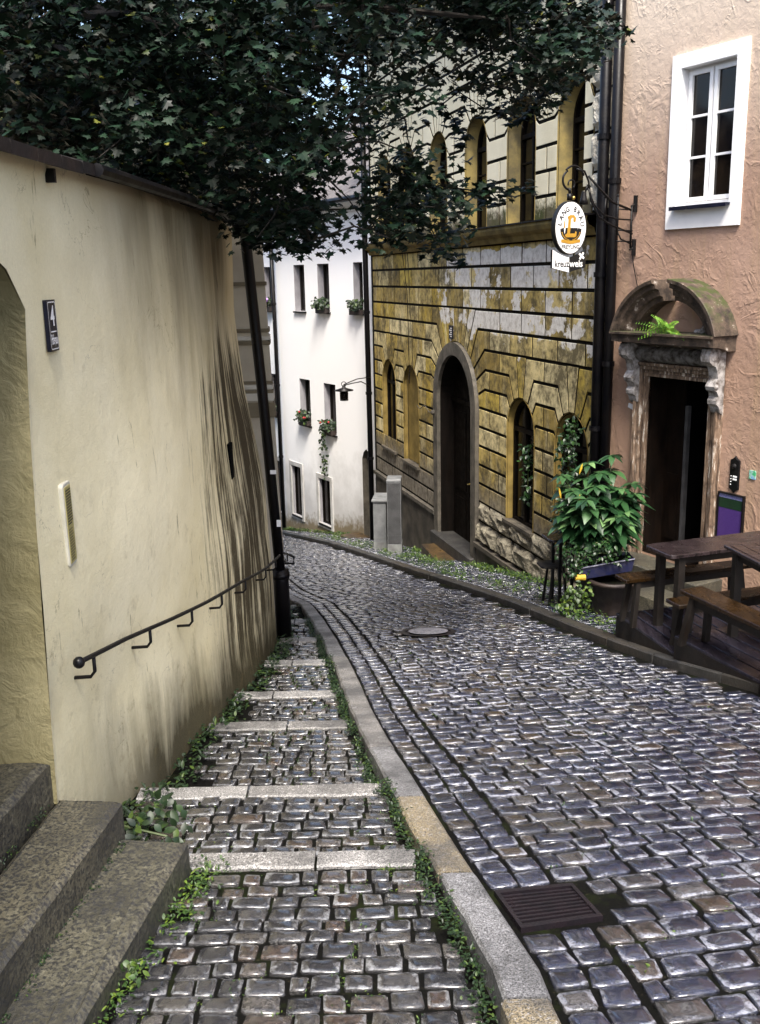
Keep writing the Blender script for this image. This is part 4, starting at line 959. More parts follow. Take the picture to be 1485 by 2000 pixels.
# ---------------------------------------------------------------- hanging inn sign
SZ=2.16; SD=.98; SU=.33
sg=thing('inn_sign','wrought iron hanging inn sign with white oval board lettered LANG BRÄU FREYUNG above kreuzweis','sign',P1(SU,2.2,0))
def SP(a,z,h=0): return P1(SU+h,SZ+z,SD-a)     # a to the right, h towards the camera
def oval(rx,rz,n=40): return [(rx*math.cos(2*math.pi*k/n),rz*math.sin(2*math.pi*k/n)) for k in range(n)]
RXo,RZo=.225,.285
b=MB(); b.prism(oval(RXo,RZo),-.03,.03,lambda a,z,h:SP(a,z,h)); bo=obj('oval_board',b,MAT['ink'],sg)
b=MB(); b.prism(oval(RXo-.012,RZo-.012),.0305,.033,lambda a,z,h:SP(a,z,h)); obj('oval_face',b,MAT['board'],bo)
def ST(x,y,h): return SP(x,y,.036)
b=MB()
word='LANG BRÄU'
for k,ch in enumerate(word):
    if ch==' ': continue
    a=rad(90+ (4-k)*19.5+(0)); ex,ez=.158*math.cos(a),.205*math.sin(a)-.003; ro=a-math.pi/2
    textmb(ch,.076,lambda x,y,h,ex=ex,ez=ez,ro=ro:SP(ex+x*math.cos(ro)-y*math.sin(ro),ez+x*math.sin(ro)+y*math.cos(ro),.036),mb=b)
textmb('FREYUNG',.058,lambda x,y,h:SP(x,y-.205,.036),mb=b)
# dark laurel bowl
bowl=[(-.15,-.01)]+[(.15*math.cos(t),-.02+.13*math.sin(t)) for t in [math.pi+math.pi*k/12 for k in range(13)]]+[(.15,-.01),(.10,.0),(.09,-.06),(-.09,-.06),(-.10,.0)]
b.add([SP(x,y,.0355) for x,y in bowl],[tuple(range(len(bowl)))]); b.add([SP(x,y,.0352) for x,y in ((-.075,.0),(.095,.0),(.10,-.1),(-.09,-.1))],[(0,1,2,3)])
obj('sign_lettering',b,MAT['ink'],bo)
Lp=[(-.06,.115),(-.02,.135),(.035,.135),(.062,.105),(.06,.07),(.03,.06),(.022,.085),(.028,.105),(.005,.11),(-.008,.085),(-.012,.0),(-.02,-.06),(.05,-.06),(.055,-.035),(.075,-.045),(.07,-.09),(.05,-.10),(-.075,-.10),(-.09,-.075),(-.06,-.06),(-.05,.02),(-.045,.09)]
b=MB(); 
tr=tessellate_polygon([[Vector((x,y,0)) for x,y in Lp]]); b.add([SP(x+.005,y,.0375) for x,y in Lp],[tuple(t) for t in tr])
rib=[(-.135+.27*k/8,-.128+.008*math.cos(k*math.pi/4)) for k in range(9)]; b.add([SP(x,y,.0372) for x,y in rib]+[SP(x,y-.035,.0372) for x,y in rib],[(k,k+1,10+k,9+k) for k in range(8)])
for s_ in(-1,1):
    for k in range(8):
        t=-.2-k*.16; x,y=s_*.128*math.cos(t),-.03+.10*math.sin(t); b.add([SP(x+.011*math.cos(q),y+.007*math.sin(q),.0374) for q in (0,1.57,3.14,4.71)],[(0,1,2,3)])
sw=[(-.075,.11),(-.10,.06),(-.105,.0),(-.085,.0),(-.085,.05)]; b.add([SP(x,y,.0374) for x,y in sw],[tuple(range(5))])
obj('sign_emblem',b,MAT['gold'],bo)
# lower board, half white half black
zt=lambda x:-.265-.06*math.cos(min(1,abs(x)/.21)*math.pi/2)+.0
xs=[-.235+.47*k/16 for k in range(17)]
upb=[(x,(-.315+.085*(abs(x)/.235)**1.5)) for x in xs]; lob=[(x,-.475+.05*(abs(x)/.235)) for x in xs]
lo=upb+lob[::-1]; b=MB(); b.prism(lo,-.015,.015,lambda a,z,h:SP(a,z,h)); lb=obj('lower_board',b,MAT['ink'],sg)
b=MB(); 
for k in range(8): b.add([SP(*upb[k],.017),SP(*upb[k+1],.017),SP(*lob[k+1],.017),SP(*lob[k],.017)],[(0,1,2,3)])
for r0 in (45,135): 
    c_,s_=math.cos(rad(r0+8)),math.sin(rad(r0+8)); b.add([SP(.175+x*c_-y*s_,-.30+x*s_+y*c_,.0185) for x,y in ((-.045,-.013),(.045,-.013),(.045,.013),(-.045,.013))],[(0,1,2,3)])
textmb('weis',.105,lambda x,y,h:SP(x+.005,y-.385,.019),align='LEFT',mb=b); obj('lower_face',b,MAT['board'],lb)
b=MB(); textmb('kreuz',.105,lambda x,y,h:SP(x-.002,y-.385,.019),align='RIGHT',xs=.85,mb=b); obj('lower_lettering',b,MAT['ink'],lb)
# bracket
b=MB()
def arcp(cx,cz,r,a0,a1,n=12): return [SP(cx+r*math.cos(rad(a0+(a1-a0)*k/n)),cz+r*math.sin(rad(a0+(a1-a0)*k/n)),0) for k in range(n+1)]
b.tube([SP(0,.29),SP(0,.36)],.03,8); b.tube([SP(0,.36),SP(0,.42)],.018,6)
b.tube(arcp(.0,.50,.10,-90,-250,10)+arcp(.05,.50,.15,135,20,12),.012,6); b.tube(arcp(.02,.46,.045,200,-60,12),.009,6)
b.tube([SP(.09,.62),SP(.2,.6),SP(.26,.5),SP(.30,.3),SP(.42,.12),SP(.62,.03),SP(.93,-.06)],.011,6)
b.tube([SP(.26,.55),SP(.45,.40),SP(.62,.28),SP(.90,.20)],.013,6)
b.tube([SP(.26,.42),SP(.35,.25),SP(.5,.14),SP(.7,.10),SP(.93,.09)],.010,6)
for z in(.2,.09,-.03,-.15): b.tube([SP(.70,z+.01),SP(.93,z)],.009,6)
b.tube([SP(.70,.34),SP(.70,-.08)],.012,6); b.tube([SP(.91,.24),SP(.91,-.22)],.013,6); b.tube([SP(.52,.32),SP(.50,.10)],.01,6); b.tube([SP(.70,-.03),SP(.76,-.12),SP(.91,-.17)],.009,6)
for a in(.52,.70): b.ball(SP(a,.355),.014,8,5)
obj('bracket',b,MAT['black'],sg,smooth=True)
for z in(.27,-.21):
    b=MB(); b.tube([SP(.965,z+.09),SP(.965,z-.09)],.025,7); b.tube([SP(.90,z-.03),SP(.965,z)],.012,6); obj('wall_fixing',b,MAT['black'],sg)
b=MB(); b.lathe(SP(.2,.30),[(.02,.09),(.028,.05),(.04,.0),(.052,-.05)],12); b.tube([SP(.22,.38),SP(.25,.46)],.01,6); obj('spot_lamp',b,MAT['black'],sg,smooth=True)
b=MB(); b.ball(SP(.03,.315,.03),.022,8,6); obj('brass_knob',b,MAT['brass'],sg,smooth=True)
b=MB(); b.tube([SP(.93,-.2,0),P1(.35,1.75,.03),P1(.42,1.5,.02),P1(.44,1.38,.01)],.006,5); obj('cable',b,MAT['black'],sg)

# ---------------------------------------------------------------- white house at the end
P2,we,wn_=facade(WA,WBv,1)
wh=thing('white_house','bright white plastered house with small deep windows closing the end of the alley','house',P2(3,-5,0))
TW=[(.06,.50,.84,2.0),(1.70,2.30,.84,2.0),(3.02,3.62,.83,2.0),(4.93,5.52,.82,1.98)]
MW=[(1.55,2.17,-2.22,-.94),(2.94,3.54,-2.14,-.93),(4.9,5.5,-2.1,-.93)]
GW=[(2.0,2.60,-4.7,-3.48),(3.68,4.22,-4.78,-3.38),(4.95,5.5,-4.9,-3.4)]
hs=[[(a,z0),(c,z0),(c,z1),(a,z1)] for a,c,z0,z1 in TW+MW+GW]; doorp=[(-.12,-4.7),(.30,-4.7),(.30,-2.62),(.22,-2.45),(.09,-2.36),(-.04,-2.45),(-.12,-2.62)]
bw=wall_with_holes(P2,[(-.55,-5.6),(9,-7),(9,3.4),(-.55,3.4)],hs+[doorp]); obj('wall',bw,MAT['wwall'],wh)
for i,(a,c,z0,z1) in enumerate(TW+MW+GW):
    wd=.22 if i<7 else .12
    b=MB(); q=[(a,z0),(c,z0),(c,z1),(a,z1)]; b.strip([P2(*p,0) for p in q],[P2(*p,-wd) for p in q],closed=True)
    wo=obj('window',b,MAT['wrev'],wh); b=MB(); b.add([P2(*p,-wd+.02) for p in q],[(0,1,2,3)]); obj('pane',b,MAT['glass'],wo)
    b=MB(); ring_rect(b,a,c,z0,z1,.04,-wd+.02,-wd+.05,P2); pbx(b,(a+c)/2-.015,(a+c)/2+.015,z0,z1,-wd+.02,-wd+.045,P=P2); obj('window_frame',b,MAT['door'] if i>6 else MAT['wood_l'],wo)
    b=MB(); pbx(b,a-.04,c+.04,z0-.045,z0-.005,-.28,.05,P=P2); obj('sill',b,MAT['pipe'] if i<9 else MAT['frame'],wo)
    if i>6:
        b=MB(); ring_rect(b,a-.14,c+.14,z0-.1,z1+.12,.11,0,.03,P2); obj('stone_surround',b,simple('grey_surround',(.5,.49,.48),(.38,.37,.35),4,.8,.2) if i==7 else bpy.data.materials['grey_surround'],wo)
b=MB(); b.strip([P2(*p,0) for p in doorp],[P2(*p,-.4) for p in doorp],closed=True); do=obj('doorway',b,MAT['frame'],wh); b=MB(); b.add([P2(*p,-.38) for p in doorp],[tuple(range(len(doorp)))]); obj('door',b,MAT['door'],do)
molding(P2,-.55,9,[(3.12,0),(3.14,.05),(3.25,.06),(3.3,.16),(3.36,.22),(3.42,.28),(3.44,0)],'cornice',MAT['white'],wh)
b=MB(); b.add([P2(-.55,3.44,.4),P2(9.3,3.44,.4),P2(9.3,6.2,-4.),P2(-.55,6.2,-4.)],[(0,1,2,3)]); pbx(b,-.55,9.3,3.40,3.44,.2,.42,P=P2); obj('roof',b,simple('grey_roof_tiles',(.16,.14,.13),(.08,.07,.065),4,.7,.4),wh)
b=MB(); b.tube([P2(-.5,3.37,.42),P2(9.2,3.37,.42)],.06,8); obj('gutter',b,MAT['pipe'],wh)
b=MB(); b.add([P2(9,-7,0),P2(9,-7,-8),P2(9,3.4,-8),P2(9,3.4,0)],[(0,1,2,3)]); b.add([P2(-.55,-5.6,0),P2(-.55,-5.6,-6),P2(-.55,3.4,-6),P2(-.55,3.4,0)],[(0,1,2,3)]); obj('side_wall',b,MAT['wwall'],wh)
pipe('drainpipe','thin black drainpipe down the middle of the white house facade',[P2(4.66,3.3,.14),P2(4.66,0,.12),P2(4.66,-5.25,.12)],.055,(1.,-1.2,-3.2))
b=MB(); b.prism([(-.35,0),(.6,0),(.6,.5),(-.35,.5)],-5.2,-4.52,lambda u,d,z:P2(u,z,d),edge=.02); tag(obj('doorstep',b,MAT['slab'],None),'brown stone doorstep of the white house behind the cabinets','steps')
# street lamp on bracket
lc=atY(672,762,20.9); wallp=P(10.35,lc.z+.16,.16)
la=thing('street_lantern','black wall lantern on a thin curved bracket in front of the white facade','street lamp',wallp)
b=MB(); b.tube([wallp,wallp.lerp(lc+Vector((0,0,.2)),.5)+Vector((0,0,.0)),lc+Vector((0,0,.12))],.011,6); b.tube([wallp-Vector((0,0,.2)),wallp.lerp(lc,.35)-Vector((0,0,.0)),wallp.lerp(lc,.7)+Vector((0,0,.06)),lc+Vector((0,0,.1))],.012,6)
b.tube([lc+Vector((.05*math.cos(t),0,.13+.05*math.sin(t))) for t in [k*.52 for k in range(13)]],.009,5); obj('bracket',b,MAT['black'],la,smooth=True)
b=MB(); b.lathe(lc,[(.03,.10),(.045,.05),(.21,.0),(.205,-.012),(.06,-.01)],18); obj('lamp_shade',b,MAT['black'],la,smooth=True)
b=MB(); b.lathe(lc+Vector((0,0,-.22)),[(.05,.0),(.075,.03),(.085,.2),(.05,.215)],10); obj('lamp_glass',b,MAT['wglass'],la,smooth=True)
b=MB()
for k in range(6):
    t=k*math.pi/3; b.tube([lc+Vector((.08*math.cos(t),.08*math.sin(t),-.02)),lc+Vector((.08*math.cos(t),.08*math.sin(t),-.22))],.009,4)
for z in(-.07,-.215): b.tube([lc+Vector((.085*math.cos(t),.085*math.sin(t),z)) for t in [k*.5236 for k in range(13)]],.009,5)
obj('lamp_cage',b,MAT['black'],la)
# utility cabinets
def cabinet(label,A_,w_,dp_,h_,zb,lid,ribs,ang):
    t=thing('utility_cabinet',label,'utility cabinet',(A_[0],A_[1],zb)); e=Vector((math.cos(ang),math.sin(ang),0)); n=Vector((-e.y,e.x,0))
    T=lambda a,c,h:Vector((A_[0],A_[1],zb+h))+e*a+n*c
    b=MB(); b.box(0,w_,0,dp_,-.3,h_,T,b=.01); obj('cabinet_body',b,MAT['grey'],t)
    b=MB(); b.box(-lid,w_+lid,-lid,dp_+lid,h_+.001,h_+.05,T,b=.015); obj('cabinet_lid',b,MAT['grey'],t)
    b=MB(); b.box(-.006,w_+.006,-.006,dp_+.006,-.25,.16,T); b.box(-.004,w_+.004,-.004,dp_+.004,h_*.24,h_*.25,T); obj('cabinet_base',b,simple('cab_base',(.2,.21,.2),(.12,.12,.12),8,.7,.2) if 'cab_base' not in bpy.data.materials else bpy.data.materials['cab_base'],t)
    if ribs:
        b=MB(); b.box(.008,w_-.008,-.004,0,.18,h_-.02,T); obj('front_panel',b,MAT['darkpanel'],t)
        b=MB()
        for k in range(12): a=.02+(w_-.04)*k/12; b.box(a,a+.011,-.012,0,.2,h_-.03,T); 
        obj('rib_panel',b,MAT['darkpanel'],t)
    b=MB(); b.box(-.008,0,dp_*.4,dp_*.4+.03,h_*.62,h_*.76,T); obj('lock',b,MAT['black'],t)
    return t
pc=atY(763,1068,18.4)
cabinet('taller slim grey utility cabinet with ribbed front, nearer of the pair by the ochre house',(.14,18.42),.27,.42,1.42,-3.62,.006,True,rad(-4))
cabinet('shorter grey utility cabinet with overhanging lid, further of the pair by the ochre house',(-.14,19.35),.26,.62,1.02,-3.82,.03,False,rad(-6))

# ---------------------------------------------------------------- decks and furniture
def poly_slab(name,label,cat,poly,z0,z1,mat,planks=None):
    t=thing(name,label,cat,(poly[0][0],poly[0][1],z1))
    b=MB(); b.prism(poly,z0,z1-.025,lambda a,c,h:(a,c,h)); obj('deck_base',b,MAT['wood_l'],t)
    b=MB(); (ax,ay),(bx,by)=poly[0],poly[1]; d=Vector((bx-ax,by-ay)); L=d.length; d/=L; nrm=Vector((-d.y,d.x))
    wtot=2.0; k=0; wd=.135
    while k*wd<wtot:
        q0=Vector((ax,ay))+nrm*(k*wd+.0); q1=q0+nrm*(wd-.012)
        b.prism([tuple(q0),tuple(q0+d*L),tuple(q1+d*L),tuple(q1)],z1-.024,z1+random.uniform(-.002,.002),lambda a,c,h:(a,c,h),edge=.004); k+=1
    obj('planks',b,mat,t); return t
def dpoly(a,b_,w_): 
    d=Vector((b_[0]-a[0],b_[1]-a[1])).normalized(); n=Vector((-d.y,d.x)); return [a,b_,(b_[0]+n.x*w_,b_[1]+n.y*w_),(a[0]+n.x*w_,a[1]+n.y*w_)]
poly_slab('wooden_deck','lower wet wooden plank platform levelled over the sloping pavement, under the crosswise table','deck',dpoly((2.19,8.6),(2.44,7.53),2.0),-1.9,-1.416,MAT['deck'])
poly_slab('wooden_deck','upper wet wooden plank platform nearer the camera, under the lengthwise bench','deck',dpoly((2.40,7.51),(2.78,6.45),2.0),-1.7,-1.229,MAT['deck'])
def table(name,label,cat,p,d,L,W,ztop,zf,th,top,leg,group=None,splay=.04,round_=.06,lw=.035,apron=True):
    """p: one corner, d: long direction, width to the left of d"""
    d=Vector((d[0],d[1],0)).normalized(); n=Vector((-d.y,d.x,0)); p=Vector((p[0],p[1],0))
    T=lambda a,c,h:p+d*a+n*c+Vector((0,0,h))
    t=thing(name,label,cat,T(L/2,W/2,zf),group)
    b=MB(); pl=[(L/2+x,W/2+y) for x,y in rrect(L/2,W/2,round_)]
    nb=4 if W>.4 else 1
    if nb==1: b.prism(pl,ztop-th,ztop,T,edge=.006)
    else:
        b.prism(pl,ztop-th,ztop-.004,T,edge=.006)
        for k in range(nb): b.prism([(.05,W*k/nb+.004+(.03 if k==0 else 0)),(L-.05,W*k/nb+.004+(.03 if k==0 else 0)),(L-.05,W*(k+1)/nb-.004-(.03 if k==nb-1 else 0)),(.05,W*(k+1)/nb-.004-(.03 if k==nb-1 else 0))],ztop-.01,ztop+.001,T)
    obj('table_top' if 'table' in name else 'seat',b,top,t)
    if apron:
        b=MB(); b.box(.12,L-.12,.05 if W>.3 else .03,(.07 if W>.3 else .05),ztop-th-.07,ztop-th,T); b.box(.12,L-.12,W-(.07 if W>.3 else .05),W-(.05 if W>.3 else .03),ztop-th-.07,ztop-th,T); obj('apron',b,leg,t)
    for a in (.14,L-.14):
        for c in (.06 if W>.3 else .035,W-(.06 if W>.3 else .035)):
            sx=-splay if a<L/2 else splay; sy=-splay*.6 if c<W/2 else splay*.6
            b=MB(); lw2=lw; vs=[T(a+x*lw2,c+y*lw2,ztop-th-.0) for x,y in((-1,-1),(1,-1),(1,1),(-1,1))]+[T(a+sx+x*lw2,c+sy+y*lw2,zf) for x,y in((-1,-1),(1,-1),(1,1),(-1,1))]
            b.add(vs,[(0,1,5,4),(1,2,6,5),(2,3,7,6),(3,0,4,7),(4,5,6,7),(0,1,2,3)]); obj('leg',b,leg,t)
    return t
D1,D2=-1.416,-1.229
table('beer_table','dark weathered wooden table standing crosswise below the carved doorway, rounded corners','table',(2.45,7.88),(.95,.31),1.5,.40,-.66,D1,.03,MAT['wood_t'],MAT['wood_l'],'tables on the platforms',splay=.0,lw=.032,round_=.05)
table('beer_table','dark wet wooden table cut by the right edge of the photo, set lengthwise','table',(2.95,6.45),(-.16,.98),1.15,-.0+.55,-.48,D2,.03,MAT['wood_t'],MAT['wood_l'],'tables on the platforms',splay=.0) if False else None
def table_r(*a,**k): return table(*a,**k)
# second table: corner nearest the wall, running towards the camera, width to the left of d = away from street
table('beer_table','dark wet wooden table cut by the right edge of the photo, set lengthwise','table',(2.78,7.60),(.16,-.98),1.3,.5,-.48,D2,.03,MAT['wood_t'],MAT['wood_l'],'tables on the platforms',splay=.0,lw=.032,round_=.03)
table('bench','brown bench crosswise behind the dark table with rounded corners','bench',(2.16,8.18),(.955,.29),1.35,.20,-.966,D1,.03,MAT['wood_b'],MAT['wood_l'],'brown wooden benches',splay=.05,lw=.022,round_=.012)
table('bench','low brown bench crosswise in front of the dark table, half hidden by the lengthwise bench','bench',(2.44,7.56),(.955,.29),1.2,.20,-.99,D1,.03,MAT['wood_b'],MAT['wood_l'],'brown wooden benches',splay=.05,lw=.022,round_=.012)
table('bench','long orange-brown bench set lengthwise along the kerb, nearest to the camera','bench',(2.37,7.36),(.335,-.942),1.15,.22,-.78,D2,.032,MAT['wood_b'],MAT['wood_l'],'brown wooden benches',splay=.07,lw=.024,round_=.012)
table('bench','brown bench between the wall and the lengthwise table at the right edge','bench',(3.25,7.75),(.3,-.95),1.3,.2,-.78,D2,.03,MAT['wood_b'],MAT['wood_l'],'brown wooden benches',splay=.05,lw=.022,round_=.012)
# small table and stool by the plants
zg=lambda y:gz(y)+PZ
table('side_table','small dark side table carrying a blue and white bucket by the leafy plant','table',(1.93,10.62),(.98,.17),.52,.36,-1.27,zg(10.7)-.02,.025,MAT['wood_t'],MAT['black'],splay=.0,lw=.016,apron=False)
table('stool','low dark wooden stool with splayed legs on the cobbles left of the plants','stool',(1.86,10.75),(.98,.1),.40,.28,-1.62,zg(10.85)-.02,.025,MAT['wood_l'],MAT['black'],splay=.05,lw=.013,apron=False)
bk=thing('bucket','blue and white paint bucket standing on the small side table','bucket',(2.30,10.75,-1.27))
b=MB(); b.lathe((2.30,10.75,-1.265),[(.10,0),(.125,.22),(.13,.23),(.115,.225),(.1,.1)],16); obj('bucket_body',b,MAT['board'],bk,smooth=True)
b=MB(); b.lathe((2.30,10.75,-1.262),[(.104,.0),(.115,.1),(.105,.1)],16); obj('blue_band',b,simple('blue_band',(.02,.05,.35),None,8,.4,0),bk,smooth=True)
# trough and pots
tr=thing('planter_trough','dark blue tilted plant trough with a yellow end knob below the leafy plant','planter',(2.5,10.0,-1.9))
pA=atY(1135,1110,10.0); pB=atY(1240,1092,10.0)
T=lambda a,c,h:pA.lerp(pB,a)+Vector((0,c,h))
b=MB(); vs=[T(0,0,0),T(1,0,0),T(1,.3,0),T(0,.3,0),T(.03,.03,-.14),T(.97,.03,-.14),T(.97,.27,-.14),T(.03,.27,-.14)]; b.add(vs,[(0,1,5,4),(1,2,6,5),(2,3,7,6),(3,0,4,7),(4,5,6,7)]); b.tube([T(0,0,0),T(1,0,0)],.012,6); obj('trough_body',b,simple('trough_blue',(.01,.014,.06),(.03,.03,.06),25,.4,.2),tr)
b=MB(); b.add([T(.02,.02,-.03),T(.98,.02,-.03),T(.98,.28,-.03),T(.02,.28,-.03)],[(0,1,2,3)]); obj('soil',b,MAT['joint'],tr)
b=MB(); p=atY(1133,1128,9.98); b.tube([p-Vector((.05,0,0)),p+Vector((.06,0,0))],.032,10); obj('yellow_knob',b,MAT['yellowp'],tr)
def pot(label,x,y,r,h,zb,mat,emb=None):
    t=thing('plant_pot',label,'plant pot',(x,y,zb)); b=MB(); b.lathe((x,y,zb),[(r*.72,0),(r*.95,h*.9),(r*1.05,h*.9),(r*1.05,h),(r*.9,h),(r*.88,h*.85)],18); obj('pot_body',b,mat,t,smooth=True)
    b=MB(); b.lathe((x,y,zb),[(r*.88,h*.86),(.001,h*.88)],12); obj('soil',b,MAT['joint'],t); return t
pot('large dark tub on the pavement below the blue trough',2.52,10.12,.27,.42,zg(10.1)-.02,MAT['terra'])
pt=pot('dark pot with a yellow letter E holding the big leafy plant',2.52,10.55,.2,.5,zg(10.5)+.28,MAT['terra'])
b=MB(); p=atY(1186,1062,10.3); textmb('E',.17,lambda x,y,h:p+Vector((x+y*.15,0,y)),mb=b); obj('yellow_letter',b,MAT['yellowp'],pt)

# ---------------------------------------------------------------- foliage helpers
def basis(nv,spin):
    nv=nv.normalized(); a=Vector((0,0,1)) if abs(nv.z)<.95 else Vector((1,0,0)); x=nv.cross(a).normalized(); y=nv.cross(x)
    return x*math.cos(spin)+y*math.sin(spin), y*math.cos(spin)-x*math.sin(spin), nv
MAPLE=[(0,-.06),(.30,-.22),(.30,0),(.58,.10),(.36,.24),(.24,.28),(.27,.62),(.12,.54),(0,.88),(-.12,.54),(-.27,.62),(-.24,.28),(-.36,.24),(-.58,.10),(-.30,0),(-.30,-.22)]; NM=16
def maple(mb,c,n,spin,s,r):
    X,Y,N=basis(n,spin); fold=random.uniform(.05,.25)
    pts=[c+X*(x*s)+Y*(y*s)+N*(-fold*abs(x)*s-.12*max(0,y)*s) for x,y in MAPLE]
    mb.add([c+Y*.05*s]+pts,[(0,1+k,1+(k+1)%NM) for k in range(NM)],r)
def leaf(mb,c,d,n,L,W,r,droop=.25):
    d=d.normalized(); x=d.cross(n).normalized(); n=x.cross(d).normalized()
    prof=[(0,.05),(.2,.7),(.45,1.),(.72,.72),(1.,.02)]
    vs=[]
    for t,w_ in prof:
        cc=c+d*(L*t)+n*(-droop*L*t*t); vs+=[cc-x*(W*.5*w_)+n*.10*W*w_,cc,cc+x*(W*.5*w_)+n*.10*W*w_]
    mb.add(vs,[(k*3+j,k*3+j+1,k*3+j+4,k*3+j+3) for k in range(4) for j in range(2)],r)
def rv(s=1): 
    while True:
        v=Vector((random.uniform(-1,1),random.uniform(-1,1),random.uniform(-1,1)))
        if .05<v.length<1: return v*s
# ---------------------------------------------------------------- maple tree above the garden wall
DENSE=[(-450,-700),(900,-700),(1010,-300),(1090,0),(1150,30),(1195,75),(1150,95),(1110,120),(1095,170),(1035,225),(985,190),(945,205),(905,165),(850,150),(800,185),(790,260),(815,320),(860,360),(905,385),(880,430),(905,500),(850,480),(800,455),(760,475),(722,470),(722,330),(655,310),(595,375),(640,440),(620,485),(575,488),(530,450),(498,478),(470,440),(400,410),(300,368),(200,325),(60,262),(-450,150)]
THIN=[(600,150),(760,90),(1000,60),(1090,180),(905,200),(830,330),(700,350),(630,250)]
def inp(p,poly):
    c=False; n=len(poly)
    for i in range(n):
        a,b_=poly[i],poly[(i+1)%n]
        if (a[1]>p[1])!=(b_[1]>p[1]) and p[0]<(b_[0]-a[0])*(p[1]-a[1])/(b_[1]-a[1])+a[0]: c=not c
    return c
mt=thing('maple_tree','large dark green maple tree leaning over the garden wall and the alley','tree',(-3.4,8.6,-1.4))
random.seed(21)
clumps=[]
while len(clumps)<1250:
    x=random.uniform(-450,1200); y=random.uniform(-700,500)
    if not inp((x,y),DENSE): continue
    if inp((x,y),THIN) and random.random()<.60: continue
    if y>330 and x>660 and random.random()<.4: continue
    if y<-30 and (random.random()<.5 or x<-120 or y<-380): continue
    if x<-160: continue
    edge=(y>330 or x>850)
    Y=random.uniform(6.6,8.6) if edge else random.uniform(5.6,10.2)
    if x<480: Y=random.uniform(6.0,10.5)
    clumps.append(atY(x,y,Y))
def sprig(pts,Y,n,out):
    for k in range(n):
        t=(k+.5)/n*(len(pts)-1); i=min(int(t),len(pts)-2); f=t-i
        x=pts[i][0]+(pts[i+1][0]-pts[i][0])*f; y=pts[i][1]+(pts[i+1][1]-pts[i][1])*f; out.append(atY(x+random.uniform(-8,8),y+random.uniform(-8,8),Y))
sp=[]
sprig([(850,200),(890,250),(915,305)],8.0,7,sp); sprig([(760,380),(850,365),(930,375),(1000,372),(1035,370)],7.8,12,sp); sprig([(940,370),(965,395)],7.8,3,sp)
sprig([(880,180),(960,215),(1020,235),(1060,200)],8.2,10,sp); sprig([(1100,60),(1160,80),(1200,75)],8.2,7,sp); sprig([(1080,130),(1140,110),(1185,120)],8.2,5,sp); sprig([(520,455),(500,485)],8.,4,sp); sprig([(590,470),(600,492)],8.,3,sp); sprig([(860,480),(895,512)],7.9,4,sp)
tree_c=Vector((-2.0,8.0,3.6))
lv=MB()
for c in clumps:
    n=random.randint(34,42); R=random.uniform(.18,.31)
    for k in range(n):
        o=rv(R); o.z*=.5
        up=Vector((random.gauss(0,.6),random.gauss(-.2,.6),1)); seed_=random.random()<.07; r=random.uniform(.93,1) if seed_ else random.random()*.88
        maple(lv,c+o,up,random.uniform(0,6.28),random.uniform(.03,.045) if seed_ else random.uniform(.045,.09),r)
for c in sp:
    for k in range(6):
        maple(lv,c+rv(.07),Vector((random.gauss(0,.35),random.gauss(-.4,.35),1)),random.uniform(0,6.28),random.uniform(.06,.11),random.random()*.86)
obj('crown',lv,MAT['maple'],mt,recalc=False)
b=MB(); tb=Vector((-3.4,8.6,-1.6)); t1=Vector((-3.2,8.5,1.2)); t2=Vector((-2.9,8.3,3.2)); b.tube([tb,tb.lerp(t1,.5)+Vector((.06,0,0)),t1,t2,t2+Vector((.1,0,1.8))],[.30,.25,.22,.16,.08],10); obj('trunk',b,MAT['bark'],mt,smooth=True)
def rv0(q): return Vector((random.uniform(-q,q),random.uniform(-q,q),random.uniform(-q,q)))
b=MB(); hubs=[]
for i in range(16):
    c=clumps[i*7]; m=t2.lerp(c,.5)+Vector((0,0,.3)); s0=t1.lerp(t2,random.uniform(.3,1)); pts=[s0,s0.lerp(m,.5)+Vector((0,0,.15)),m,m.lerp(c,.5)+Vector((0,0,.06)),c]; b.tube(pts,[.075,.055,.04,.025,.01],6); hubs+=pts[1:]
todo=sorted(clumps[::2],key=lambda q:(q-t2).length)
for c in todo:
    h=min(hubs,key=lambda q:(q-c).length)
    if .1<(h-c).length<1.1: b.tube([h,h.lerp(c,.5)+Vector((0,0,.04))+rv0(.05),c],[.009,.006,.003],4); hubs.append(c)
hubs+=clumps
for a,e in ((0,6),(7,18),(22,31),(32,38)):
    b.tube([min(hubs,key=lambda q:(q-sp[a]).length)]+sp[a:e:2],.006,4)
obj('branches',b,MAT['bark'],mt)

# ---------------------------------------------------------------- shrubs, pot plants, weeds
random.seed(5)
def whorl_plant(name,label,base,tops,L,W,mat,n=9,droop=.45,cat='potted plant'):
    t=thing(name,label,cat,base); b=MB(); s=MB()
    for tp in tops:
        tp=Vector(tp); s.tube([base,Vector(base).lerp(tp,.5)+rv(.05),tp],[.014,.010,.006],5)
        for lay,(q,k0) in enumerate(((1.,.55),(.8,.8),(.58,1.),(.36,1.0))):
            o=Vector(base).lerp(tp,1-.17*lay)
            for k in range(n-lay):
                a=random.uniform(0,.5)+2*math.pi*k/(n-lay)+lay; d=Vector((math.cos(a),math.sin(a),random.uniform(-.15,.35))); 
                leaf(b,o,d,Vector((0,0,1))+rv(.3),L*k0*random.uniform(.75,1.15),W*k0*random.uniform(.8,1.15),random.random()*(1 if lay<2 else .55),droop)
    obj('leaves',b,mat,t,smooth=True); obj('stems',s,MAT['stem'],t); return t
base=Vector((2.52,10.55,zg(10.5)+.7))
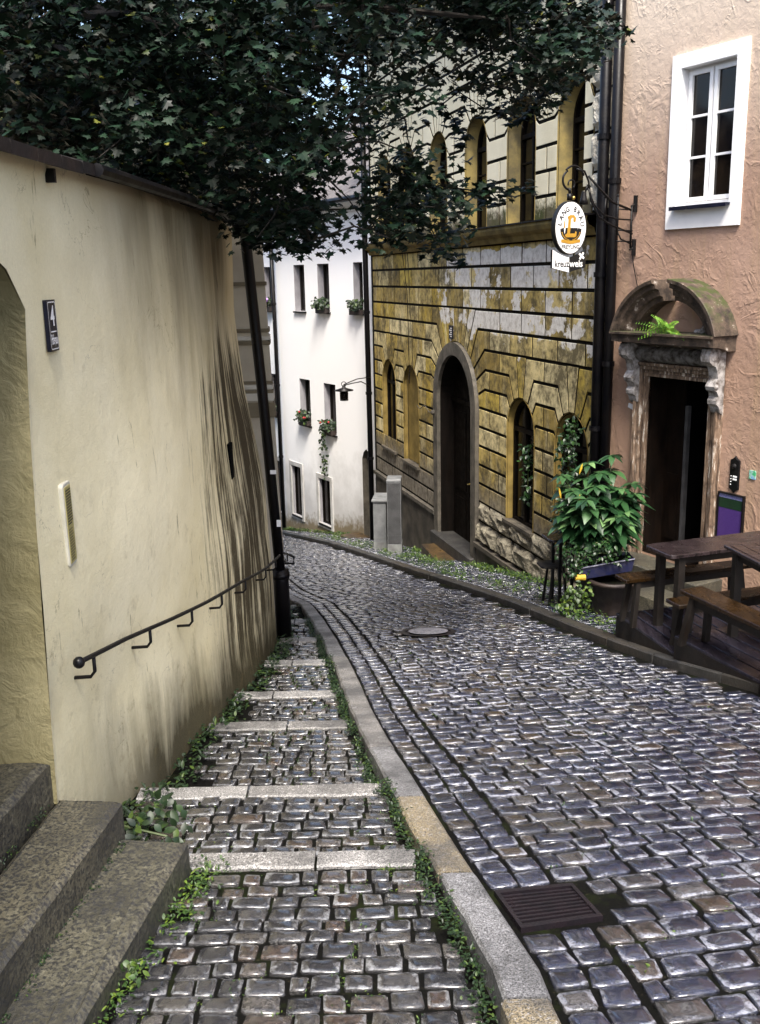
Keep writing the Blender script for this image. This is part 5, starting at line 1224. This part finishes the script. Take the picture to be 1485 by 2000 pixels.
tops=[atY(x,y,Y) for x,y,Y in ((1150,905,10.6),(1195,890,10.75),(1120,960,10.3),(1165,950,10.3),(1215,955,10.45),(1235,945,10.7),(1120,1010,10.2),(1185,995,10.15),(1225,1000,10.3),(1150,1020,10.15),(1205,1040,10.1),(1105,985,10.5),(1240,965,10.6),(1100,930,10.5),(1095,1010,10.3),(1170,925,10.5),(1145,975,10.0),(1210,1010,10.0))]
bp_=whorl_plant('angel_trumpet_plant','large potted plant with broad bright green leaves beside the carved doorway',base,tops,.31,.14,MAT['bigleaf'],9,.5)
b=MB()
for x,y in((1092,952),(1138,905),(1133,965),(1180,1040)):
    p=atY(x,y,10.1); leaf(b,p,Vector((random.uniform(-.3,.3),0,-1)),Vector((0,-1,0)),.13,.022,.5,.1)
obj('yellow_leaf',b,MAT['yellowp'],bp_)
def bushy(name,label,pts,r,n,L,W,mat,cat,stem=None,droop=.3):
    t=thing(name,label,cat,pts[0]); b=MB()
    for p in pts:
        for k in range(n):
            c=Vector(p)+rv(r); d=rv(1)+Vector((0,-.2,-.2)); leaf(b,c,d,Vector((0,-.5,1))+rv(.5),L*random.uniform(.7,1.2),W*random.uniform(.7,1.2),random.random(),droop)
    obj('leaves',b,mat,t,smooth=True)
    s=MB(); s.tube([Vector(p) for p in pts] if len(pts)>1 else [Vector(pts[0])-Vector((0,0,.1)),Vector(pts[0])],.006,4); obj('stems',s,MAT['stem'],t); return t
bushy('climbing_plant','small-leaved climber rising in front of the right small arched window',[P(.42,z,.22+.05*math.sin(z*9)) for z in (-1.9,-1.6,-1.3,-1.05,-.8,-.6,-.42,-.25)],.15,60,.07,.04,MAT['ivy'],'climbing plant')
bushy('window_ivy','dark ivy sprig hanging inside the tall arched window right of the portal',[P(2.3,z,-.08) for z in (-.85,-1.0,-1.2,-1.4,-1.55)],.13,26,.09,.05,MAT['ivy'],'ivy')
bushy('trough_plant','low dark small-leaved plant spilling around the blue trough',[atY(x,y,10.05) for x,y in ((1130,1080),(1150,1085),(1175,1080),(1205,1085),(1140,1100),(1120,1110),(1165,1060),(1200,1060))],.12,48,.05,.03,MAT['ivy'],'plant')
bushy('pavement_plant','leafy weeds growing round the foot of the dark tub',[atY(x,y,9.9) for x,y in ((1115,1160),(1135,1175),(1120,1190),(1140,1150),(1100,1185))],.1,45,.055,.035,MAT['weed'],'plant')
# fern on the pediment
fn=thing('fern','bright green fern growing on the door pediment','fern',P1(1.12,1.02,.2)); b=MB()
for k in range(17):
    a=math.pi*(.02+.96*k/16); p=P1(1.15+random.uniform(-.07,.07),1.03,.27); dr_=(pe*math.cos(a)+Vector((0,0,1))*math.sin(a)*.85+pn*random.uniform(.1,.7)).normalized(); L=random.uniform(.26,.4)
    for m in range(11):
        q=p+dr_*(L*m/11)+Vector((0,0,-.3*L*(m/11)**2)); sx=dr_.cross(pn).normalized()
        for s_ in(-1,1): leaf(b,q,sx*s_+dr_*.5,pn+Vector((0,0,.6)),.062*(1-m/13),.017,random.random(),.1)
obj('fronds',b,MAT['fern'],fn)
# weeds: uncountable strips
def weeds(name,mat,pts,n,L,spread,h=.05,base=(0,0,0)):
    b=MB()
    for p in pts:
        for k in range(n):
            c=Vector(p)+Vector((random.gauss(0,spread),random.gauss(0,spread),random.uniform(0,h))); leaf(b,c,Vector((random.gauss(0,1),random.gauss(0,1),random.uniform(.1,.9))),Vector((0,0,1)),L*random.uniform(.5,1.3),L*.5*random.uniform(.6,1.2),random.random(),.2)
    return struct(name,b,mat,kind='stuff',recalc=False)
pts=[]
for y in [i*.035+.3 for i in range(300)]:
    if random.random()<.8: pts.append((XL(y)-.185+random.uniform(-.035,.02),y,path_z(y)+.0))
weeds('kerb_weeds',MAT['dweed'],pts,26,.020,.018,.06)
pts=[]
for y in [i*.03+3.75 for i in range(260)]:
    if random.random()<.85: pts.append((lerp(WB,y)+random.uniform(.0,.16),y,path_z(y)+.0))
weeds('wall_foot_weeds',MAT['dweed'],pts,9,.04,.03,.05)
pts=[]
for k in range(700):
    y=random.uniform(1.6,9.5); x=random.uniform(lerp(WB,y)+.1,XL(y)-.25); 
    if mn.noise(Vector((x*1.5,y*1.5,3)))>-.05: pts.append((x,y,path_z(y)-.012))
weeds('path_moss',MAT['weed'],pts,14,.012,.026,.012)
pts=[]
for k in range(150):
    y=random.uniform(2.2,13); x=random.uniform(XL(y)+.3,XR(y)-.1); pts.append((x,y,gz(y)-.012))
weeds('road_moss',MAT['weed'],pts,7,.018,.02,.008)
pts=[(x,y,zg(y)-.01) for x,y in ((P(u,0,random.uniform(.05,.35)).x,P(u,0,random.uniform(.05,.35)).y) for u in [random.uniform(.6,3.9) for _ in range(90)]+[random.uniform(6.4,7.4) for _ in range(25)]+[random.uniform(3.9,6.2) for _ in range(0)])]
pts+=[(P(u,0,d).x,P(u,0,d).y,zg(P(u,0,d).y)) for u,d in [(random.uniform(4.,6.2),random.uniform(.5,.8)) for _ in range(34)]]
pts+=[(XR(y)+random.uniform(.2,.8),y,zg(y)-.01) for y in [random.uniform(8.5,24) for _ in range(160)]]
weeds('pavement_weeds',MAT['weed'],pts,16,.045,.05,.06)
pts=[(P2(u,0,.08).x,P2(u,0,.08).y,zg(P2(u,0,.1).y)-.02) for u in [random.uniform(.8,6) for _ in range(110)]]
weeds('far_wall_weeds',MAT['weed'],pts,10,.06,.06,.08)
# countable single weeds
bushy('broadleaf_weed','dark broad-leaved weed where the entrance steps meet the garden wall',[(-1.13,4.05,-.74),(-1.05,4.15,-.78),(-1.12,4.3,-.80),(-1.2,3.95,-.70),(-1.0,3.95,-.76)],.10,16,.06,.035,MAT['dweed'],'weed')
bushy('small_weed','bright green little weed beside the lowest entrance step',[atZ(250,1885,-.52),atZ(262,1900,-.53)],.03,10,.03,.02,MAT['weed'],'weed')
pts=[(-.83+(y-3.61)*.205+random.uniform(.0,.1),y,path_z(y)) for y in [random.uniform(1.9,3.7) for _ in range(90)]]
weeds('step_side_weeds',MAT['weed'],pts,14,.022,.035,.02)
pts=[]
for k in range(120):
    y=random.uniform(1.6,3.6); pts.append((-1.12+(y-3.66)*.13-.0+random.uniform(.0,.05)*(random.random()),y,-.566)); 
    if k%2: pts.append((-1.415+(y-3.7)*.092+random.uniform(.0,.04),y,-.40))
weeds('step_moss',MAT['dweed'],pts,9,.012,.016,.01)
# flower boxes on the white house
def flowers(label,u,z,mats,n=90,w_=.26,hang=0,leafy='dweed'):
    t=thing('flower_box',label,'flower box',P2(u,z,.05)); b=MB(); pbx(b,u-w_,u+w_,z,z+.12,-.02,.12,P=P2); obj('box',b,MAT['terra'],t)
    b=MB()
    for k in range(n): leaf(b,P2(u+random.uniform(-w_,w_),z+.1+random.uniform(0,.25),.07+random.uniform(-.08,.14)),rv(1),Vector((0,-1,.5)),.09,.06,random.random(),.2)
    for k in range(int(hang*70)): leaf(b,P2(u+.1+random.gauss(0,.09)+.1*k/70,z+.1-hang*random.random()**1.3,.12+random.uniform(-.04,.06)),rv(1)+Vector((0,0,-.6)),Vector((0,-1,.5)),.08,.055,random.random(),.2)
    obj('foliage',b,MAT[leafy],t)
    if mats:
        b=MB()
        for k in range(5 if mats=='red' else 22):
            p=P2(u+random.uniform(-w_,w_),z+.2+random.uniform(0,.18),.16+random.uniform(-.05,.05)); b.ball(p,.032,6,4)
        obj('blossoms',b,MAT[mats],t)
    return t
flowers('violet flower box in the upper left window of the white house',5.22,.80,'violet',60)
flowers('dark leafy flower box in the upper window of the white house, third from the left',2.0,.81,None,120)
flowers('dark leafy flower box in the upper right window of the white house',.28,.80,None,110)
flowers('red geranium flower box in the middle-row window of the white house, second from left',3.22,-2.14,'red',130)
flowers('flower box with red blooms and long trailing ivy down the white facade',1.88,-2.22,'red',150,hang=1.25)
flowers('small green plant box in the middle-row window next to the black drainpipe',5.2,-2.10,None,50)
